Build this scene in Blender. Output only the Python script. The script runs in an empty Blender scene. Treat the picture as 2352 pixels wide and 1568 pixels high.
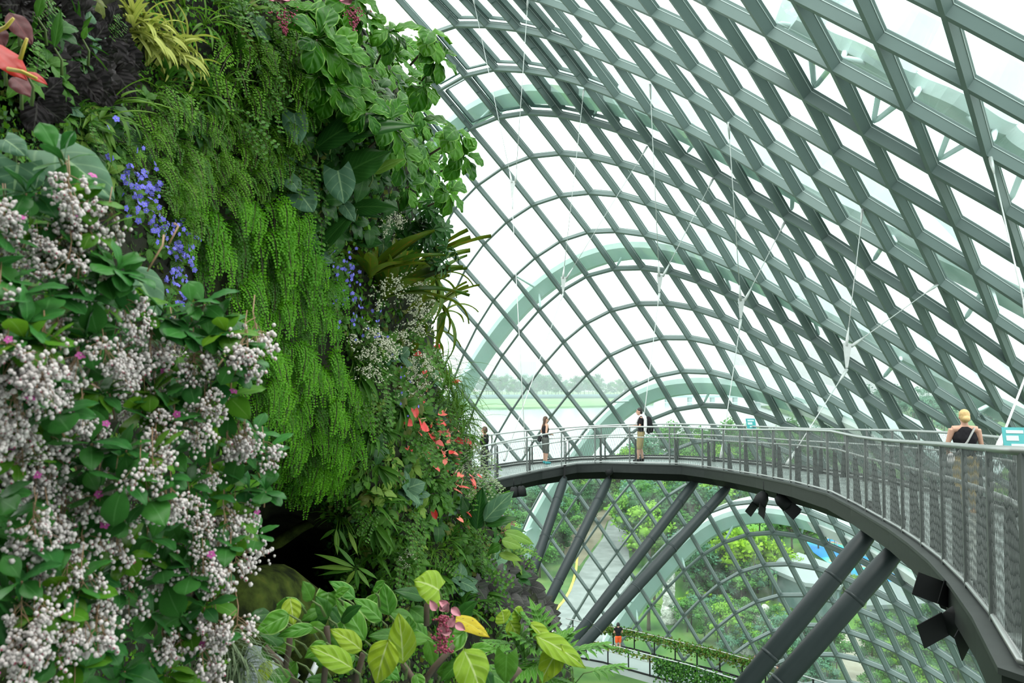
import bpy, bmesh, math, random
import numpy as np
from mathutils import Vector, Matrix
C = bpy.context.scene.collection
# ---------------------------------------------------------------- camera
FPX = 1900.0                      # focal length in pixels of the 2352 x 1568 frame
PITCH = math.atan(88 / FPX)       # horizon sits 88 px under the frame's middle
CAMZ = 25.0
cc_, ss_ = math.cos(PITCH), math.sin(PITCH)
cam = bpy.data.cameras.new('camera'); cam_o = bpy.data.objects.new('camera', cam); C.objects.link(cam_o)
cam_o.location = (0, 0, CAMZ); cam_o.rotation_euler = (math.pi / 2 + PITCH, 0, 0)
cam.sensor_width = 36; cam.lens = FPX / 2352 * 36; cam.clip_start = 0.05; cam.clip_end = 9000
cam.dof.use_dof = True; cam.dof.focus_distance = 11.0; cam.dof.aperture_fstop = 6.3
bpy.context.scene.camera = cam_o
# ---------------------------------------------------------------- sky, exposure
w = bpy.data.worlds.new('overcast_sky'); bpy.context.scene.world = w; w.use_nodes = True
nt = w.node_tree; nt.nodes.clear()
o_ = nt.nodes.new('ShaderNodeOutputWorld'); b_ = nt.nodes.new('ShaderNodeBackground')
tc = nt.nodes.new('ShaderNodeTexCoord'); sp = nt.nodes.new('ShaderNodeSeparateXYZ')
rp = nt.nodes.new('ShaderNodeValToRGB')
rp.color_ramp.elements[0].position = 0.49; rp.color_ramp.elements[0].color = (0.30, 0.36, 0.33, 1)
rp.color_ramp.elements[1].position = 0.505; rp.color_ramp.elements[1].color = (0.95, 0.99, 0.99, 1)
e = rp.color_ramp.elements.new(1.0); e.color = (1.0, 1.0, 1.0, 1)
mr = nt.nodes.new('ShaderNodeMapRange'); mr.inputs[1].default_value = -1; mr.inputs[2].default_value = 1
nt.links.new(tc.outputs['Generated'], sp.inputs[0]); nt.links.new(sp.outputs['Z'], mr.inputs[0])
nt.links.new(mr.outputs[0], rp.inputs[0]); nt.links.new(rp.outputs[0], b_.inputs['Color'])
b_.inputs['Strength'].default_value = 2.25; nt.links.new(b_.outputs[0], o_.inputs[0])
sun = bpy.data.lights.new('hazy_sun', 'SUN'); sun.energy = 2.0; sun.angle = math.radians(40); sun.color = (1, 0.98, 0.93)
sun_o = bpy.data.objects.new('hazy_sun', sun); C.objects.link(sun_o); sun_o.location = (20, 10, 70)
sun_o.rotation_euler = Vector((0.12, 0.36, -0.92)).to_track_quat('-Z', 'Y').to_euler()
vs = bpy.context.scene.view_settings
vs.view_transform = 'Standard'; vs.look = 'None'; vs.gamma = 1; vs.use_curve_mapping = False; vs.exposure = 0.18
cy = bpy.context.scene.cycles
cy.max_bounces = 8; cy.diffuse_bounces = 1; cy.glossy_bounces = 2; cy.transmission_bounces = 4; cy.transparent_max_bounces = 12
cy.caustics_reflective = False; cy.caustics_refractive = False
cy.use_adaptive_sampling = True; cy.adaptive_threshold = 0.03; cy.use_denoising = True
# ---------------------------------------------------------------- helpers
def ray(px, py):
    x = (px - 1176) / FPX; y = -(py - 784) / FPX
    return np.array([x, cc_ - y * ss_, ss_ + y * cc_])
def at(px, py, d):                # the point seen at a pixel, d metres ahead of the camera
    return ray(px, py) * d + np.array([0, 0, CAMZ])
def proj(p):
    p = np.asarray(p, float) - np.array([0, 0, CAMZ])
    d = p[1] * cc_ + p[2] * ss_; u = -p[1] * ss_ + p[2] * cc_
    return 1176 + FPX * p[0] / d, 784 - FPX * u / d, d
def on_plane(px, py, z):          # where the line of sight meets the level z
    r = ray(px, py); return r * ((z - CAMZ) / r[2]) + np.array([0, 0, CAMZ])
def nrm(v):
    v = np.asarray(v, float); l = np.linalg.norm(v); return v / l if l > 1e-9 else v
def basis(d, up=(0, 0, 1)):       # rows: side, dir, normal
    d = nrm(d); s = np.cross(d, up)
    if np.linalg.norm(s) < 1e-4: s = np.cross(d, (1, 0, 0))
    s = nrm(s); return s, d, np.cross(s, d)
class MB:
    """collects faces; build() links them as one mesh object"""
    def __init__(self): self.v = []; self.f = []; self.uv = []; self.rv = []; self.mi = []; self.n = 0
    def add(self, V, F, uv=None, rv=0.5, mi=0):
        V = np.asarray(V, float); self.v.append(V); n = self.n
        self.f += [tuple(int(i) + n for i in q) for q in F]
        self.uv.append(np.zeros((len(V), 2)) if uv is None else np.asarray(uv, float))
        self.rv.append(np.full(len(V), rv) if np.isscalar(rv) else np.asarray(rv)); self.mi += [mi] * len(F); self.n += len(V)
        return self
    def box(self, c, s, R=None, mi=0, rv=0.5, taper=1.0):
        h = np.array(s) / 2.0
        V = np.array([[x, y, z] for z in (-1, 1) for y in (-1, 1) for x in (-1, 1)], float)
        V[4:, :2] *= taper; V = V * h
        if R is not None: V = V @ np.asarray(R)
        return self.add(V + np.asarray(c, float), [(0, 2, 3, 1), (4, 5, 7, 6), (0, 1, 5, 4), (2, 6, 7, 3), (0, 4, 6, 2), (1, 3, 7, 5)], None, rv, mi)
    def beam(self, a, b, wdt, dep, nn, off=0.0, mi=0, rv=0.5):   # box from a to b, nn = depth direction
        a = np.asarray(a, float); b = np.asarray(b, float); t = nrm(b - a); nn = nrm(np.asarray(nn) - t * np.dot(t, nn)); s = np.cross(t, nn)
        V = [p + s * x * wdt / 2 + nn * (off + z * dep / 2) for p in (a, b) for x, z in ((-1, -1), (1, -1), (1, 1), (-1, 1))]
        return self.add(V, [(0, 1, 2, 3), (7, 6, 5, 4), (0, 4, 5, 1), (1, 5, 6, 2), (2, 6, 7, 3), (3, 7, 4, 0)], None, rv, mi)
    def tube(self, pts, r, n=6, mi=0, rv=0.5, cap=True):
        pts = [np.asarray(p, float) for p in pts]; m = len(pts); rr = [r] * m if np.isscalar(r) else list(r)
        V = []; uv = []; s0 = None
        for k, p in enumerate(pts):
            t = nrm(pts[min(k + 1, m - 1)] - pts[max(k - 1, 0)])
            if s0 is None: s0 = basis(t)[0]
            s = nrm(s0 - t * np.dot(s0, t)); s0 = s; q = np.cross(t, s)
            for a in range(n):
                an = 2 * math.pi * a / n; V.append(p + (s * math.cos(an) + q * math.sin(an)) * rr[k]); uv.append((a / n, k / max(1, m - 1)))
        F = [(k * n + a, k * n + (a + 1) % n, (k + 1) * n + (a + 1) % n, (k + 1) * n + a) for k in range(m - 1) for a in range(n)]
        if cap: F += [tuple(range(n))[::-1], tuple((m - 1) * n + a for a in range(n))]
        return self.add(V, F, uv, rv, mi)
    def ball(self, c, r, mi=0, rv=0.5, lo=False, sc=(1, 1, 1)):
        V, F = ICO1 if lo else ICO2
        return self.add(V * r * np.array(sc) + np.asarray(c, float), F, None, rv, mi)
    def mesh(self, name, mats, smooth=True):
        me = bpy.data.meshes.new(name)
        V = np.concatenate(self.v) if self.v else np.zeros((0, 3))
        ln = np.array([len(q) for q in self.f], np.int32); lv = np.fromiter((i for q in self.f for i in q), np.int32)
        me.vertices.add(len(V)); me.vertices.foreach_set('co', V.ravel())
        me.loops.add(len(lv)); me.loops.foreach_set('vertex_index', lv)
        me.polygons.add(len(ln)); me.polygons.foreach_set('loop_start', np.concatenate([[0], np.cumsum(ln)[:-1]]).astype(np.int32))
        me.polygons.foreach_set('material_index', np.array(self.mi, np.int32))
        me.polygons.foreach_set('use_smooth', np.full(len(ln), smooth))
        me.update(calc_edges=True)
        ul = me.uv_layers.new(name='UVMap'); ul.data.foreach_set('uv', np.concatenate(self.uv)[lv].ravel())
        at_ = me.attributes.new('rv', 'FLOAT', 'POINT'); at_.data.foreach_set('value', np.concatenate(self.rv).astype(np.float32))
        for m in (mats if isinstance(mats, (list, tuple)) else [mats]): me.materials.append(m)
        me.validate(); return me
    def build(self, name, mats, parent=None, smooth=True):
        return link(name, self.mesh(name, mats, smooth), parent)
def ico(sub):
    bm = bmesh.new(); bmesh.ops.create_icosphere(bm, subdivisions=sub, radius=1); bm.verts.index_update()
    V = np.array([v.co[:] for v in bm.verts]); F = [tuple(v.index for v in f.verts) for f in bm.faces]; bm.free(); return V, F
ICO1, ICO2, ICO3 = ico(1), ico(2), ico(3)
def link(name, data, parent=None):
    o = bpy.data.objects.new(name, data); C.objects.link(o)
    if parent is not None: o.parent = parent
    return o
def tag(o, label=None, cat=None, group=None, kind=None):
    if label: o['label'] = label
    if cat: o['category'] = cat
    if group: o['group'] = group
    if kind: o['kind'] = kind
    return o
def thing(name, label, cat, loc=(0, 0, 0), R=None, group=None, sc=1.0):
    o = link(name, None); o.empty_display_size = 0.1
    if R is None: o.location = loc; o.scale = (sc,) * 3
    else: o.matrix_world = Matrix([[*(np.array([R[0][r], R[1][r], R[2][r]]) * sc), loc[r]] for r in range(3)] + [[0, 0, 0, 1]])
    return tag(o, label, cat, group)
# ---------------------------------------------------------------- materials
class NT:
    def __init__(self, name):
        self.m = bpy.data.materials.new(name); self.m.use_nodes = True; self.t = self.m.node_tree; self.t.nodes.clear()
        self.out = self.n('ShaderNodeOutputMaterial')
    def n(self, ty, **k):
        x = self.t.nodes.new(ty)
        for a, b in k.items(): setattr(x, a, b)
        return x
    def put(self, sock, v):
        if hasattr(v, 'is_output') or isinstance(v, bpy.types.NodeSocket): self.t.links.new(v, sock)
        else:
            if isinstance(v, (tuple, list)) and len(v) == 3 and len(sock.default_value) == 4: v = (*v, 1)
            sock.default_value = v
    def math(self, op, a, b=0.0, c=None):
        x = self.n('ShaderNodeMath', operation=op); self.put(x.inputs[0], a); self.put(x.inputs[1], b)
        if c is not None: self.put(x.inputs[2], c)
        return x.outputs[0]
    def mix(self, f, a, b):
        x = self.n('ShaderNodeMix', data_type='RGBA'); self.put(x.inputs[0], f); self.put(x.inputs[6], a); self.put(x.inputs[7], b); return x.outputs[2]
    def noise(self, scale, detail=3, vec=None, out=0):
        x = self.n('ShaderNodeTexNoise'); x.inputs['Scale'].default_value = scale; x.inputs['Detail'].default_value = detail
        if vec is not None: self.put(x.inputs['Vector'], vec)
        return x.outputs[out]
    def ramp(self, f, stops):
        x = self.n('ShaderNodeValToRGB'); el = x.color_ramp.elements
        el[0].position, el[0].color = stops[0][0], (*stops[0][1], 1); el[1].position, el[1].color = stops[-1][0], (*stops[-1][1], 1)
        for p, c in stops[1:-1]: q = el.new(p); q.color = (*c, 1)
        self.put(x.inputs[0], f); return x.outputs[0]
    def pos(self): return self.n('ShaderNodeNewGeometry').outputs['Position']
    def bsdf(self, col, rough=0.5, spec=0.5, metal=0.0, normal=None):
        x = self.n('ShaderNodeBsdfPrincipled'); self.put(x.inputs['Base Color'], col); self.put(x.inputs['Roughness'], rough)
        self.put(x.inputs['Specular IOR Level'], spec); self.put(x.inputs['Metallic'], metal)
        if normal is not None: self.put(x.inputs['Normal'], normal)
        return x.outputs[0]
    def bump(self, h, st=0.3, dist=0.02):
        x = self.n('ShaderNodeBump'); x.inputs['Strength'].default_value = st; x.inputs['Distance'].default_value = dist; self.put(x.inputs['Height'], h); return x.outputs[0]
    def shmix(self, f, a, b):
        x = self.n('ShaderNodeMixShader'); self.put(x.inputs[0], f); self.t.links.new(a, x.inputs[1]); self.t.links.new(b, x.inputs[2]); return x.outputs[0]
    def done(self, sh): self.t.links.new(sh, self.out.inputs[0]); return self.m
def plain(name, col, rough=0.5, spec=0.5, metal=0.0, var=0.15, scale=8.0, bump=0.0):
    q = NT(name); nz = q.noise(scale, 3, q.pos())
    c = q.mix(nz, tuple(x * (1 - var) for x in col), tuple(min(1, x * (1 + var)) for x in col))
    return q.done(q.bsdf(c, rough, spec, metal, q.bump(nz, bump) if bump else None))
def leafmat(name, c1, c2, vein=(0.2, 0.4, 0.1), vs=0.6, side=0.35, rough=0.42, trans=0.28, edge=None, nv=9.0, spots=None, spec=0.2, puck=0.0):
    """blade colour runs from c1 to c2 leaf by leaf, with a midrib and side veins along the blade"""
    q = NT(name); rv = q.n('ShaderNodeAttribute', attribute_name='rv').outputs['Fac']
    uv = q.n('ShaderNodeUVMap').outputs[0]; s = q.n('ShaderNodeSeparateXYZ'); q.put(s.inputs[0], uv)
    au = q.math('ABSOLUTE', q.math('SUBTRACT', s.outputs[0], 0.5))
    oi = q.n('ShaderNodeObjectInfo').outputs['Random']
    fac = q.math('ADD', q.math('MULTIPLY', rv, 0.75), q.math('MULTIPLY', oi, 0.25))
    col = q.mix(fac, c1, c2)
    nz = q.noise(14, 2, uv)
    col = q.mix(q.math('MULTIPLY', nz, 0.35), col, tuple(x * 0.55 for x in c1))
    if spots: col = q.mix(q.math('GREATER_THAN', q.noise(7, 3, uv), spots[1]), col, spots[0])
    sv = q.math('SINE', q.math('MULTIPLY', q.math('SUBTRACT', s.outputs[1], q.math('MULTIPLY', au, 0.7)), nv * 6.283))
    if side: col = q.mix(q.math('MULTIPLY', q.math('POWER', q.math('MAXIMUM', sv, 0.0), 12), side), col, vein)
    if edge: col = q.mix(q.math('MULTIPLY', q.math('GREATER_THAN', au, 0.452), 0.8), col, edge)
    if vs: col = q.mix(q.math('MULTIPLY', q.math('LESS_THAN', au, 0.028), vs), col, vein)
    nn = q.bump(sv, puck, 0.01) if puck else None
    sh = q.bsdf(col, rough, spec, 0, nn); tr = q.n('ShaderNodeBsdfTranslucent'); q.put(tr.inputs[0], col)
    return q.done(q.shmix(trans, sh, tr.outputs[0]))
# ---------------------------------------------------------------- glasshouse shell
SHELL={-6:(14,'601 1274 889'),
-5:(13,'547 1517 974 744 1461 827 957 1449 704'),
-4:(10,'223 2028 1325 362 1884 1173 519 1770 1024 694 1687 883 884 1642 752 1091 1638 634 1313 1676 528'),
-3:(8,'154 2476 1502 273 2311 1349 398 2159 1200 532 2026 1054 677 1921 914 839 1851 783 1022 1818 664 1227 1823 550 1452 1865 442'),
-2:(5,'-92 3098 1784 50 2931 1651 188 2763 1513 319 2597 1370 443 2437 1222 564 2291 1071 691 2165 930 826 2070 799 979 2011 678 1160 1991 560 1368 2005 451 1597 2052 352'),
-1:(0,'-661 4058 2160 -502 3883 2094 -346 3712 2008 -194 3543 1904 -50 3375 1786 88 3208 1656 222 3043 1518 353 2878 1375 481 2715 1230 600 2558 1088 716 2419 939 836 2301 805 965 2217 678 1118 2169 562 1302 2158 450 1512 2187 340'),
0:(-1,'-634 4339 2070 -478 4158 2026 -317 3984 1956 -159 3815 1865 -9 3648 1757 132 3483 1635 266 3317 1506 396 3151 1371 519 2986 1232 636 2828 1085 743 2677 944 853 2542 808 968 2433 683 1100 2358 565 1260 2321 449 1446 2324 335 1657 2365 219'),
1:(-2,'-593 4649 1868 -446 4451 1894 -287 4266 1865 -121 4095 1789 33 3925 1698 174 3757 1591 310 3592 1466 441 3425 1338 568 3256 1210 683 3091 1077 787 2933 938 883 2786 802 987 2658 674 1101 2558 560 1237 2496 444 1397 2474 332 1587 2490 213 1802 2541 92'),
2:(-4,'-691 5126 1486 -569 4941 1615 -424 4754 1687 -259 4566 1705 -86 4385 1676 77 4212 1602 224 4040 1510 354 3869 1405 481 3700 1288 601 3531 1162 723 3360 1038 829 3194 909 919 3036 783 1016 2890 657 1119 2768 536 1235 2678 429 1374 2631 314 1538 2626 197 1730 2654 79 1945 2712 -39'),
3:(-5,'-666 5389 1129 -543 5222 1300 -399 5044 1424 -242 4861 1496 -73 4682 1506 99 4504 1475 257 4329 1407 397 4154 1317 526 3978 1217 645 3802 1109 760 3628 991 868 3457 866 961 3290 744 1048 3129 630 1141 2986 518 1245 2874 398 1365 2800 293 1507 2768 184 1679 2775 62 1879 2816 -61'),
4:(-6,'-584 5646 755 -496 5487 948 -373 5320 1105 -217 5148 1220 -50 4970 1290 116 4792 1309 280 4615 1279 431 4439 1213 566 4261 1127 693 4080 1032 808 3900 925 910 3721 810 1003 3543 701 1093 3370 591 1177 3212 474 1268 3077 358 1369 2978 255 1493 2920 152 1643 2903 41 1824 2921 -76 2034 2972 -199'),
5:(-8,'-564 6033 184 -500 5893 385 -418 5743 576 -314 5584 751 -182 5420 898 -29 5250 1012 132 5076 1084 294 4900 1102 455 4720 1080 598 4540 1025 727 4360 939 847 4176 847 957 3990 749 1048 3805 643 1137 3621 529 1216 3447 417 1298 3289 313 1385 3162 206 1491 3075 110 1623 3032 7 1785 3030 -98 1978 3060 -213 2195 3121 -335'),
6:(-9,'-506 6235 -218 -432 6112 -4 -345 5978 196 -244 5833 379 -127 5679 545 9 5517 687 157 5350 798 312 5176 877 469 4999 902 618 4820 876 758 4637 821 888 4452 743 998 4265 655 1096 4075 560 1184 3882 461 1261 3694 354 1330 3517 250 1412 3358 155 1502 3235 60 1611 3158 -35 1752 3131 -135 1933 3143 -244 2146 3193 -354'),
7:(-10,'-405 6414 -640 -355 6306 -414 -279 6187 -203 -178 6057 -8 -69 5917 171 55 5768 332 185 5611 474 328 5445 587 483 5272 666 637 5095 689 782 4914 669 915 4728 620 1034 4541 545 1136 4350 458 1228 4154 369 1311 3957 277 1379 3763 188 1442 3580 89 1515 3418 -4 1604 3295 -90 1731 3217 -189 1895 3196 -296 2095 3237 -405'),
8:(-10,'-255 6478 -834 -193 6372 -615 -108 6256 -412 -1 6130 -225 114 5996 -48 232 5851 117 357 5698 262 496 5535 378 646 5364 452 796 5186 479 940 5002 464 1069 4814 418 1181 4622 352 1273 4428 268 1360 4228 178 1432 4027 99 1497 3827 18 1557 3636 -71 1618 3466 -160 1708 3329 -256 1852 3246 -363 2054 3221 -480'),
9:(-10,'-99 6538 -1034 -26 6435 -821 66 6322 -623 174 6200 -438 288 6069 -263 402 5930 -104 525 5780 42 661 5619 165 810 5449 238 955 5271 269 1093 5085 259 1216 4894 216 1322 4699 155 1410 4501 81 1487 4298 -1 1550 4094 -76 1610 3889 -154 1665 3691 -235 1726 3506 -327 1805 3339 -434'),
10:(-11,'-3 6685 -1467 60 6594 -1240 141 6494 -1030 237 6384 -835 343 6266 -653 457 6138 -480 570 6003 -313 688 5857 -172 819 5699 -54 963 5529 24 1103 5351 57 1237 5165 49 1351 4973 8 1454 4775 -51 1539 4573 -115 1614 4365 -181 1675 4156 -251 1726 3947 -326 1777 3741 -408 1832 3540 -503 1893 3346 -616'),
11:(-11,'147 6731 -1672 219 6647 -1451 305 6551 -1244 403 6443 -1054 505 6328 -874 614 6203 -704 729 6071 -533 843 5929 -388 967 5774 -274 1105 5606 -201 1244 5427 -166 1376 5241 -168 1486 5048 -201 1582 4849 -254 1664 4644 -309 1734 4434 -366 1794 4221 -429 1844 4006 -501 1890 3792 -585 1934 3579 -684 1977 3368 -797'),
12:(-11,'289 6785 -1878 373 6701 -1666 463 6606 -1467 560 6501 -1282 662 6386 -1100 767 6265 -925 873 6135 -760 988 5995 -614 1112 5843 -501 1245 5677 -425 1381 5500 -387 1508 5313 -384 1617 5120 -410 1707 4920 -454 1783 4715 -504 1850 4504 -555 1908 4289 -612 1958 4070 -680 2000 3851 -762 2034 3632 -860 2062 3414 -973'),
13:(-12,'329 6924 -2296 423 6848 -2082 518 6762 -1877 613 6667 -1682 711 6560 -1497 811 6444 -1323 912 6323 -1148 1018 6194 -985 1131 6056 -842 1255 5906 -729 1387 5743 -646 1516 5568 -602 1637 5382 -596 1744 5187 -619 1831 4988 -658 1900 4784 -701 1963 4573 -747 2020 4358 -799 2067 4140 -860 2105 3921 -935 2134 3702 -1028 2156 3482 -1141'),
14:(-11,'547 6920 -2285 645 6832 -2078 745 6731 -1887 848 6617 -1712 952 6498 -1543 1055 6377 -1374 1162 6249 -1214 1274 6113 -1069 1399 5965 -949 1526 5804 -863 1650 5630 -818 1766 5444 -809 1871 5249 -830 1956 5048 -866 2018 4848 -901 2080 4638 -945 2133 4426 -991 2174 4215 -1040 2206 4002 -1102 2236 3786 -1188 2265 3564 -1300'),
15:(-10,'752 6913 -2270 879 6786 -2108 993 6666 -1940 1092 6550 -1764 1191 6431 -1595 1297 6304 -1434 1407 6170 -1289 1529 6022 -1168 1657 5860 -1082 1782 5684 -1037 1894 5499 -1026 1995 5304 -1043 2079 5105 -1073 2145 4903 -1107 2201 4696 -1147 2245 4491 -1185 2280 4287 -1223 2310 4084 -1269 2346 3873 -1345 2392 3651 -1454'),
16:(-9,'1013 6829 -2341 1127 6714 -2167 1230 6599 -1991 1328 6481 -1821 1431 6355 -1660 1539 6221 -1513 1659 6074 -1390 1784 5912 -1304 1905 5735 -1259 2020 5547 -1246 2117 5353 -1259 2198 5156 -1280 2264 4955 -1309 2314 4753 -1343 2354 4551 -1378 2390 4348 -1412 2422 4151 -1445 2471 3946 -1507 2539 3738 -1602'),
17:(-8,'1249 6765 -2392 1357 6652 -2214 1460 6532 -2045 1563 6406 -1886 1668 6270 -1740 1788 6122 -1616 1910 5959 -1527 2029 5782 -1480 2142 5591 -1470 2235 5397 -1477 2309 5203 -1487 2371 5003 -1511 2421 4802 -1539 2460 4601 -1568 2503 4394 -1604 2551 4190 -1640 2612 3990 -1680'),
18:(-8,'1355 6820 -2614 1474 6709 -2433 1586 6588 -2265 1692 6458 -2110 1798 6321 -1967 1913 6171 -1843 2033 6007 -1751 2152 5827 -1700 2262 5635 -1687 2345 5443 -1684 2415 5246 -1693 2474 5042 -1715 2525 4835 -1742 2573 4626 -1771 2626 4414 -1806 2690 4197 -1849'),
19:(-7,'1580 6773 -2651 1697 6651 -2483 1809 6520 -2327 1920 6379 -2185 2035 6226 -2064 2153 6058 -1973 2269 5876 -1917 2371 5684 -1893 2455 5484 -1889 2524 5278 -1901 2582 5065 -1924 2635 4846 -1954 2687 4622 -1988'),
20:(-6,'1790 6720 -2701 1912 6591 -2535 2034 6447 -2393 2153 6288 -2277 2269 6116 -2189 2379 5931 -2130 2480 5733 -2099 2567 5521 -2094 2640 5299 -2109 2695 5067 -2142'),
21:(-1,'2482 5995 -2340 2588 5781 -2308 2682 5555 -2302')}
NODE = {}
for j, (i0, s) in SHELL.items():
    q = np.array([int(x) for x in s.split()], float).reshape(-1, 3) / 100
    for k in range(len(q)): NODE[(i0 + k, j)] = q[k] + np.array([0, 0, CAMZ])
def node_normal(k):
    i, j = k; P = NODE
    a = P.get((i + 1, j), P[k]) - P.get((i - 1, j), P[k]); b = P.get((i, j + 1), P[k]) - P.get((i, j - 1), P[k])
    n = np.cross(a, b)
    return nrm(n)
NN = {k: node_normal(k) for k in NODE}
mid_ = np.array([0, 35, CAMZ + 2.0])
for k in list(NN):
    if np.linalg.norm(NN[k]) < .5: NN[k] = nrm(NODE[k] - mid_)
    if np.dot(NN[k], NODE[k] - mid_) < 0: NN[k] = -NN[k]
steel = plain('grey_green_steel', (0.125, 0.172, 0.16), 0.45, 0.4, 0.0, 0.06, 2.0)
trimpale = plain('pale_beam_strip', (0.55, 0.62, 0.6), 0.4, 0.5, 0, 0.05)  # thin pale strip between the beam box and the glazing bar
trimdark = plain('dark_glazing_bar', (0.10, 0.15, 0.14), 0.5, 0.4, 0, 0.1)
def glass_mat(name, tint, film, filmcol):
    q = NT(name); tr = q.n('ShaderNodeBsdfTransparent'); q.put(tr.inputs[0], tint)
    p = q.pos(); mp = q.n('ShaderNodeMapping'); mp.inputs['Scale'].default_value = (1.3, 1.3, 0.07); q.put(mp.inputs[0], p)
    st = q.noise(1.0, 4, mp.outputs[0]); st = q.math('MULTIPLY', q.math('POWER', st, 2.0), film * 3.2)
    df = q.n('ShaderNodeBsdfTranslucent'); q.put(df.inputs[0], filmcol); a = q.shmix(st, tr.outputs[0], df.outputs[0])
    gl = q.n('ShaderNodeBsdfGlossy'); gl.inputs['Roughness'].default_value = 0.02
    lw = q.n('ShaderNodeLayerWeight'); lw.inputs[0].default_value = 0.12
    return q.done(q.shmix(q.math('MULTIPLY', lw.outputs['Fresnel'], 0.35), a, gl.outputs[0]))
glass = glass_mat('green_tinted_glass', (0.80, 0.955, 0.915), 0.055, (0.85, 0.95, 0.9))
dome = link('ceiling', None); tag(dome, 'glass dome of diagonal steel beams curving over the walkway', 'glass dome', None, 'structure')
dome.location = (10, 40, 0)
def dome_part(mb, name, mats, smooth=False):
    o = mb.build(name, mats, dome, smooth); o.location = (-10, -40, 0); return o
GOFF = 0.17
def lattice(axis):
    lines = {}
    for (i, j) in NODE:
        lines.setdefault(i if axis == 'A' else j, []).append(j if axis == 'A' else i)
    for key in sorted(lines):
        mb = MB(); mem = sorted(lines[key]); any_ = False
        for a, b in zip(mem[:-1], mem[1:]):
            if b != a + 1: continue
            ka, kb = ((key, a), (key, b)) if axis == 'A' else ((a, key), (b, key))
            pa, pb = NODE[ka], NODE[kb]
            if np.linalg.norm(pb - pa) > 4.2 or max(pa[2], pb[2]) < 0: continue
            n = nrm(NN[ka] + NN[kb]); any_ = True
            mb.beam(pa, pb, 0.12, 0.37, n, -0.03, 0)
            mb.beam(pa, pb, 0.145, 0.018, n, 0.09, 1)
            mb.beam(pa, pb, 0.10, 0.06, n, 0.17, 2)
        if any_: dome_part(mb, 'diagonal_beam' if axis == 'A' else 'arched_beam', [steel, trimpale, trimdark])
lattice('A'); lattice('B')
ventm = plain('dark_vent_frame', (0.075, 0.125, 0.115), 0.5, 0.3)
for (i, j) in [(i, 0) for i in range(0, 4)] + [(i, 1) for i in range(-2, 4)] + [(i, 2) for i in range(-3, 3)]:
    ks = [(i, j), (i + 1, j), (i + 1, j + 1), (i, j + 1)]
    if not all(k in NODE for k in ks): continue
    P = [NODE[k] for k in ks]; n = nrm(NN[ks[0]] + NN[ks[2]]); c = sum(P) / 4; Q = [p * .84 + c * .16 for p in P]; mb = MB()
    mb.beam(Q[0], Q[3], .12, .24, n, .28); mb.beam(Q[3], Q[2], .08, .16, n, .28); mb.beam(Q[1], Q[2], .05, .20, n, .3); mb.beam(Q[0], Q[1], .05, .20, n, .3)
    for t in (.35, .8): a = Q[0] * (1 - t) + Q[3] * t; b = P[0] * (1 - t) + P[3] * t; mb.tube([b - n * .1, (a + b) / 2 - n * .2, a], .025, 5)
    dome_part(mb, 'vent_frame', ventm)
quads = []
for (i, j) in NODE:
    ks = [(i, j), (i + 1, j), (i + 1, j + 1), (i, j + 1)]
    if all(k in NODE for k in ks):
        P = [NODE[k] + NN[k] * GOFF for k in ks]
        if max(np.linalg.norm(P[a] - P[(a + 1) % 4]) for a in range(4)) > 4.2 or max(p[2] for p in P) < 0: continue
        q = [proj(p) for p in P]
        if min(x[2] for x in q) < 1: continue
        ar = abs(sum(q[a][0] * q[(a + 1) % 4][1] - q[(a + 1) % 4][0] * q[a][1] for a in range(4))) / 2
        cx, cy_ = np.mean([x[0] for x in q]), np.mean([x[1] for x in q])
        if not (1000 < cx < 2400 and -40 < cy_ < 1600): ar *= 0.01
        quads.append((ar, P))
quads.sort(key=lambda q: -q[0])
rest = MB()
for n_, (ar, P) in enumerate(quads):
    mb = MB() if n_ < 100 else rest
    mb.add(P, [(0, 1, 2, 3)])
    if n_ < 100: dome_part(mb, 'glass_pane', glass)
tag(dome_part(rest, 'glass_panes', glass), kind='stuff')
ND_K = list(NODE); ND_PX = np.array([proj(NODE[k]) for k in ND_K])
def shell_at(px, py):
    d = (ND_PX[:, 0] - px) ** 2 + (ND_PX[:, 1] - py) ** 2 + 30
    d = np.where(ND_PX[:, 2] > 2, d, 1e9); ix = np.argsort(d)[:6]; ww = 1 / d[ix]
    dep = (ND_PX[ix, 2] * ww).sum() / ww.sum(); n = nrm(sum(NN[ND_K[k]] * ww[m] for m, k in enumerate(ix)))
    return dep, n, ND_K[ix[0]]
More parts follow.
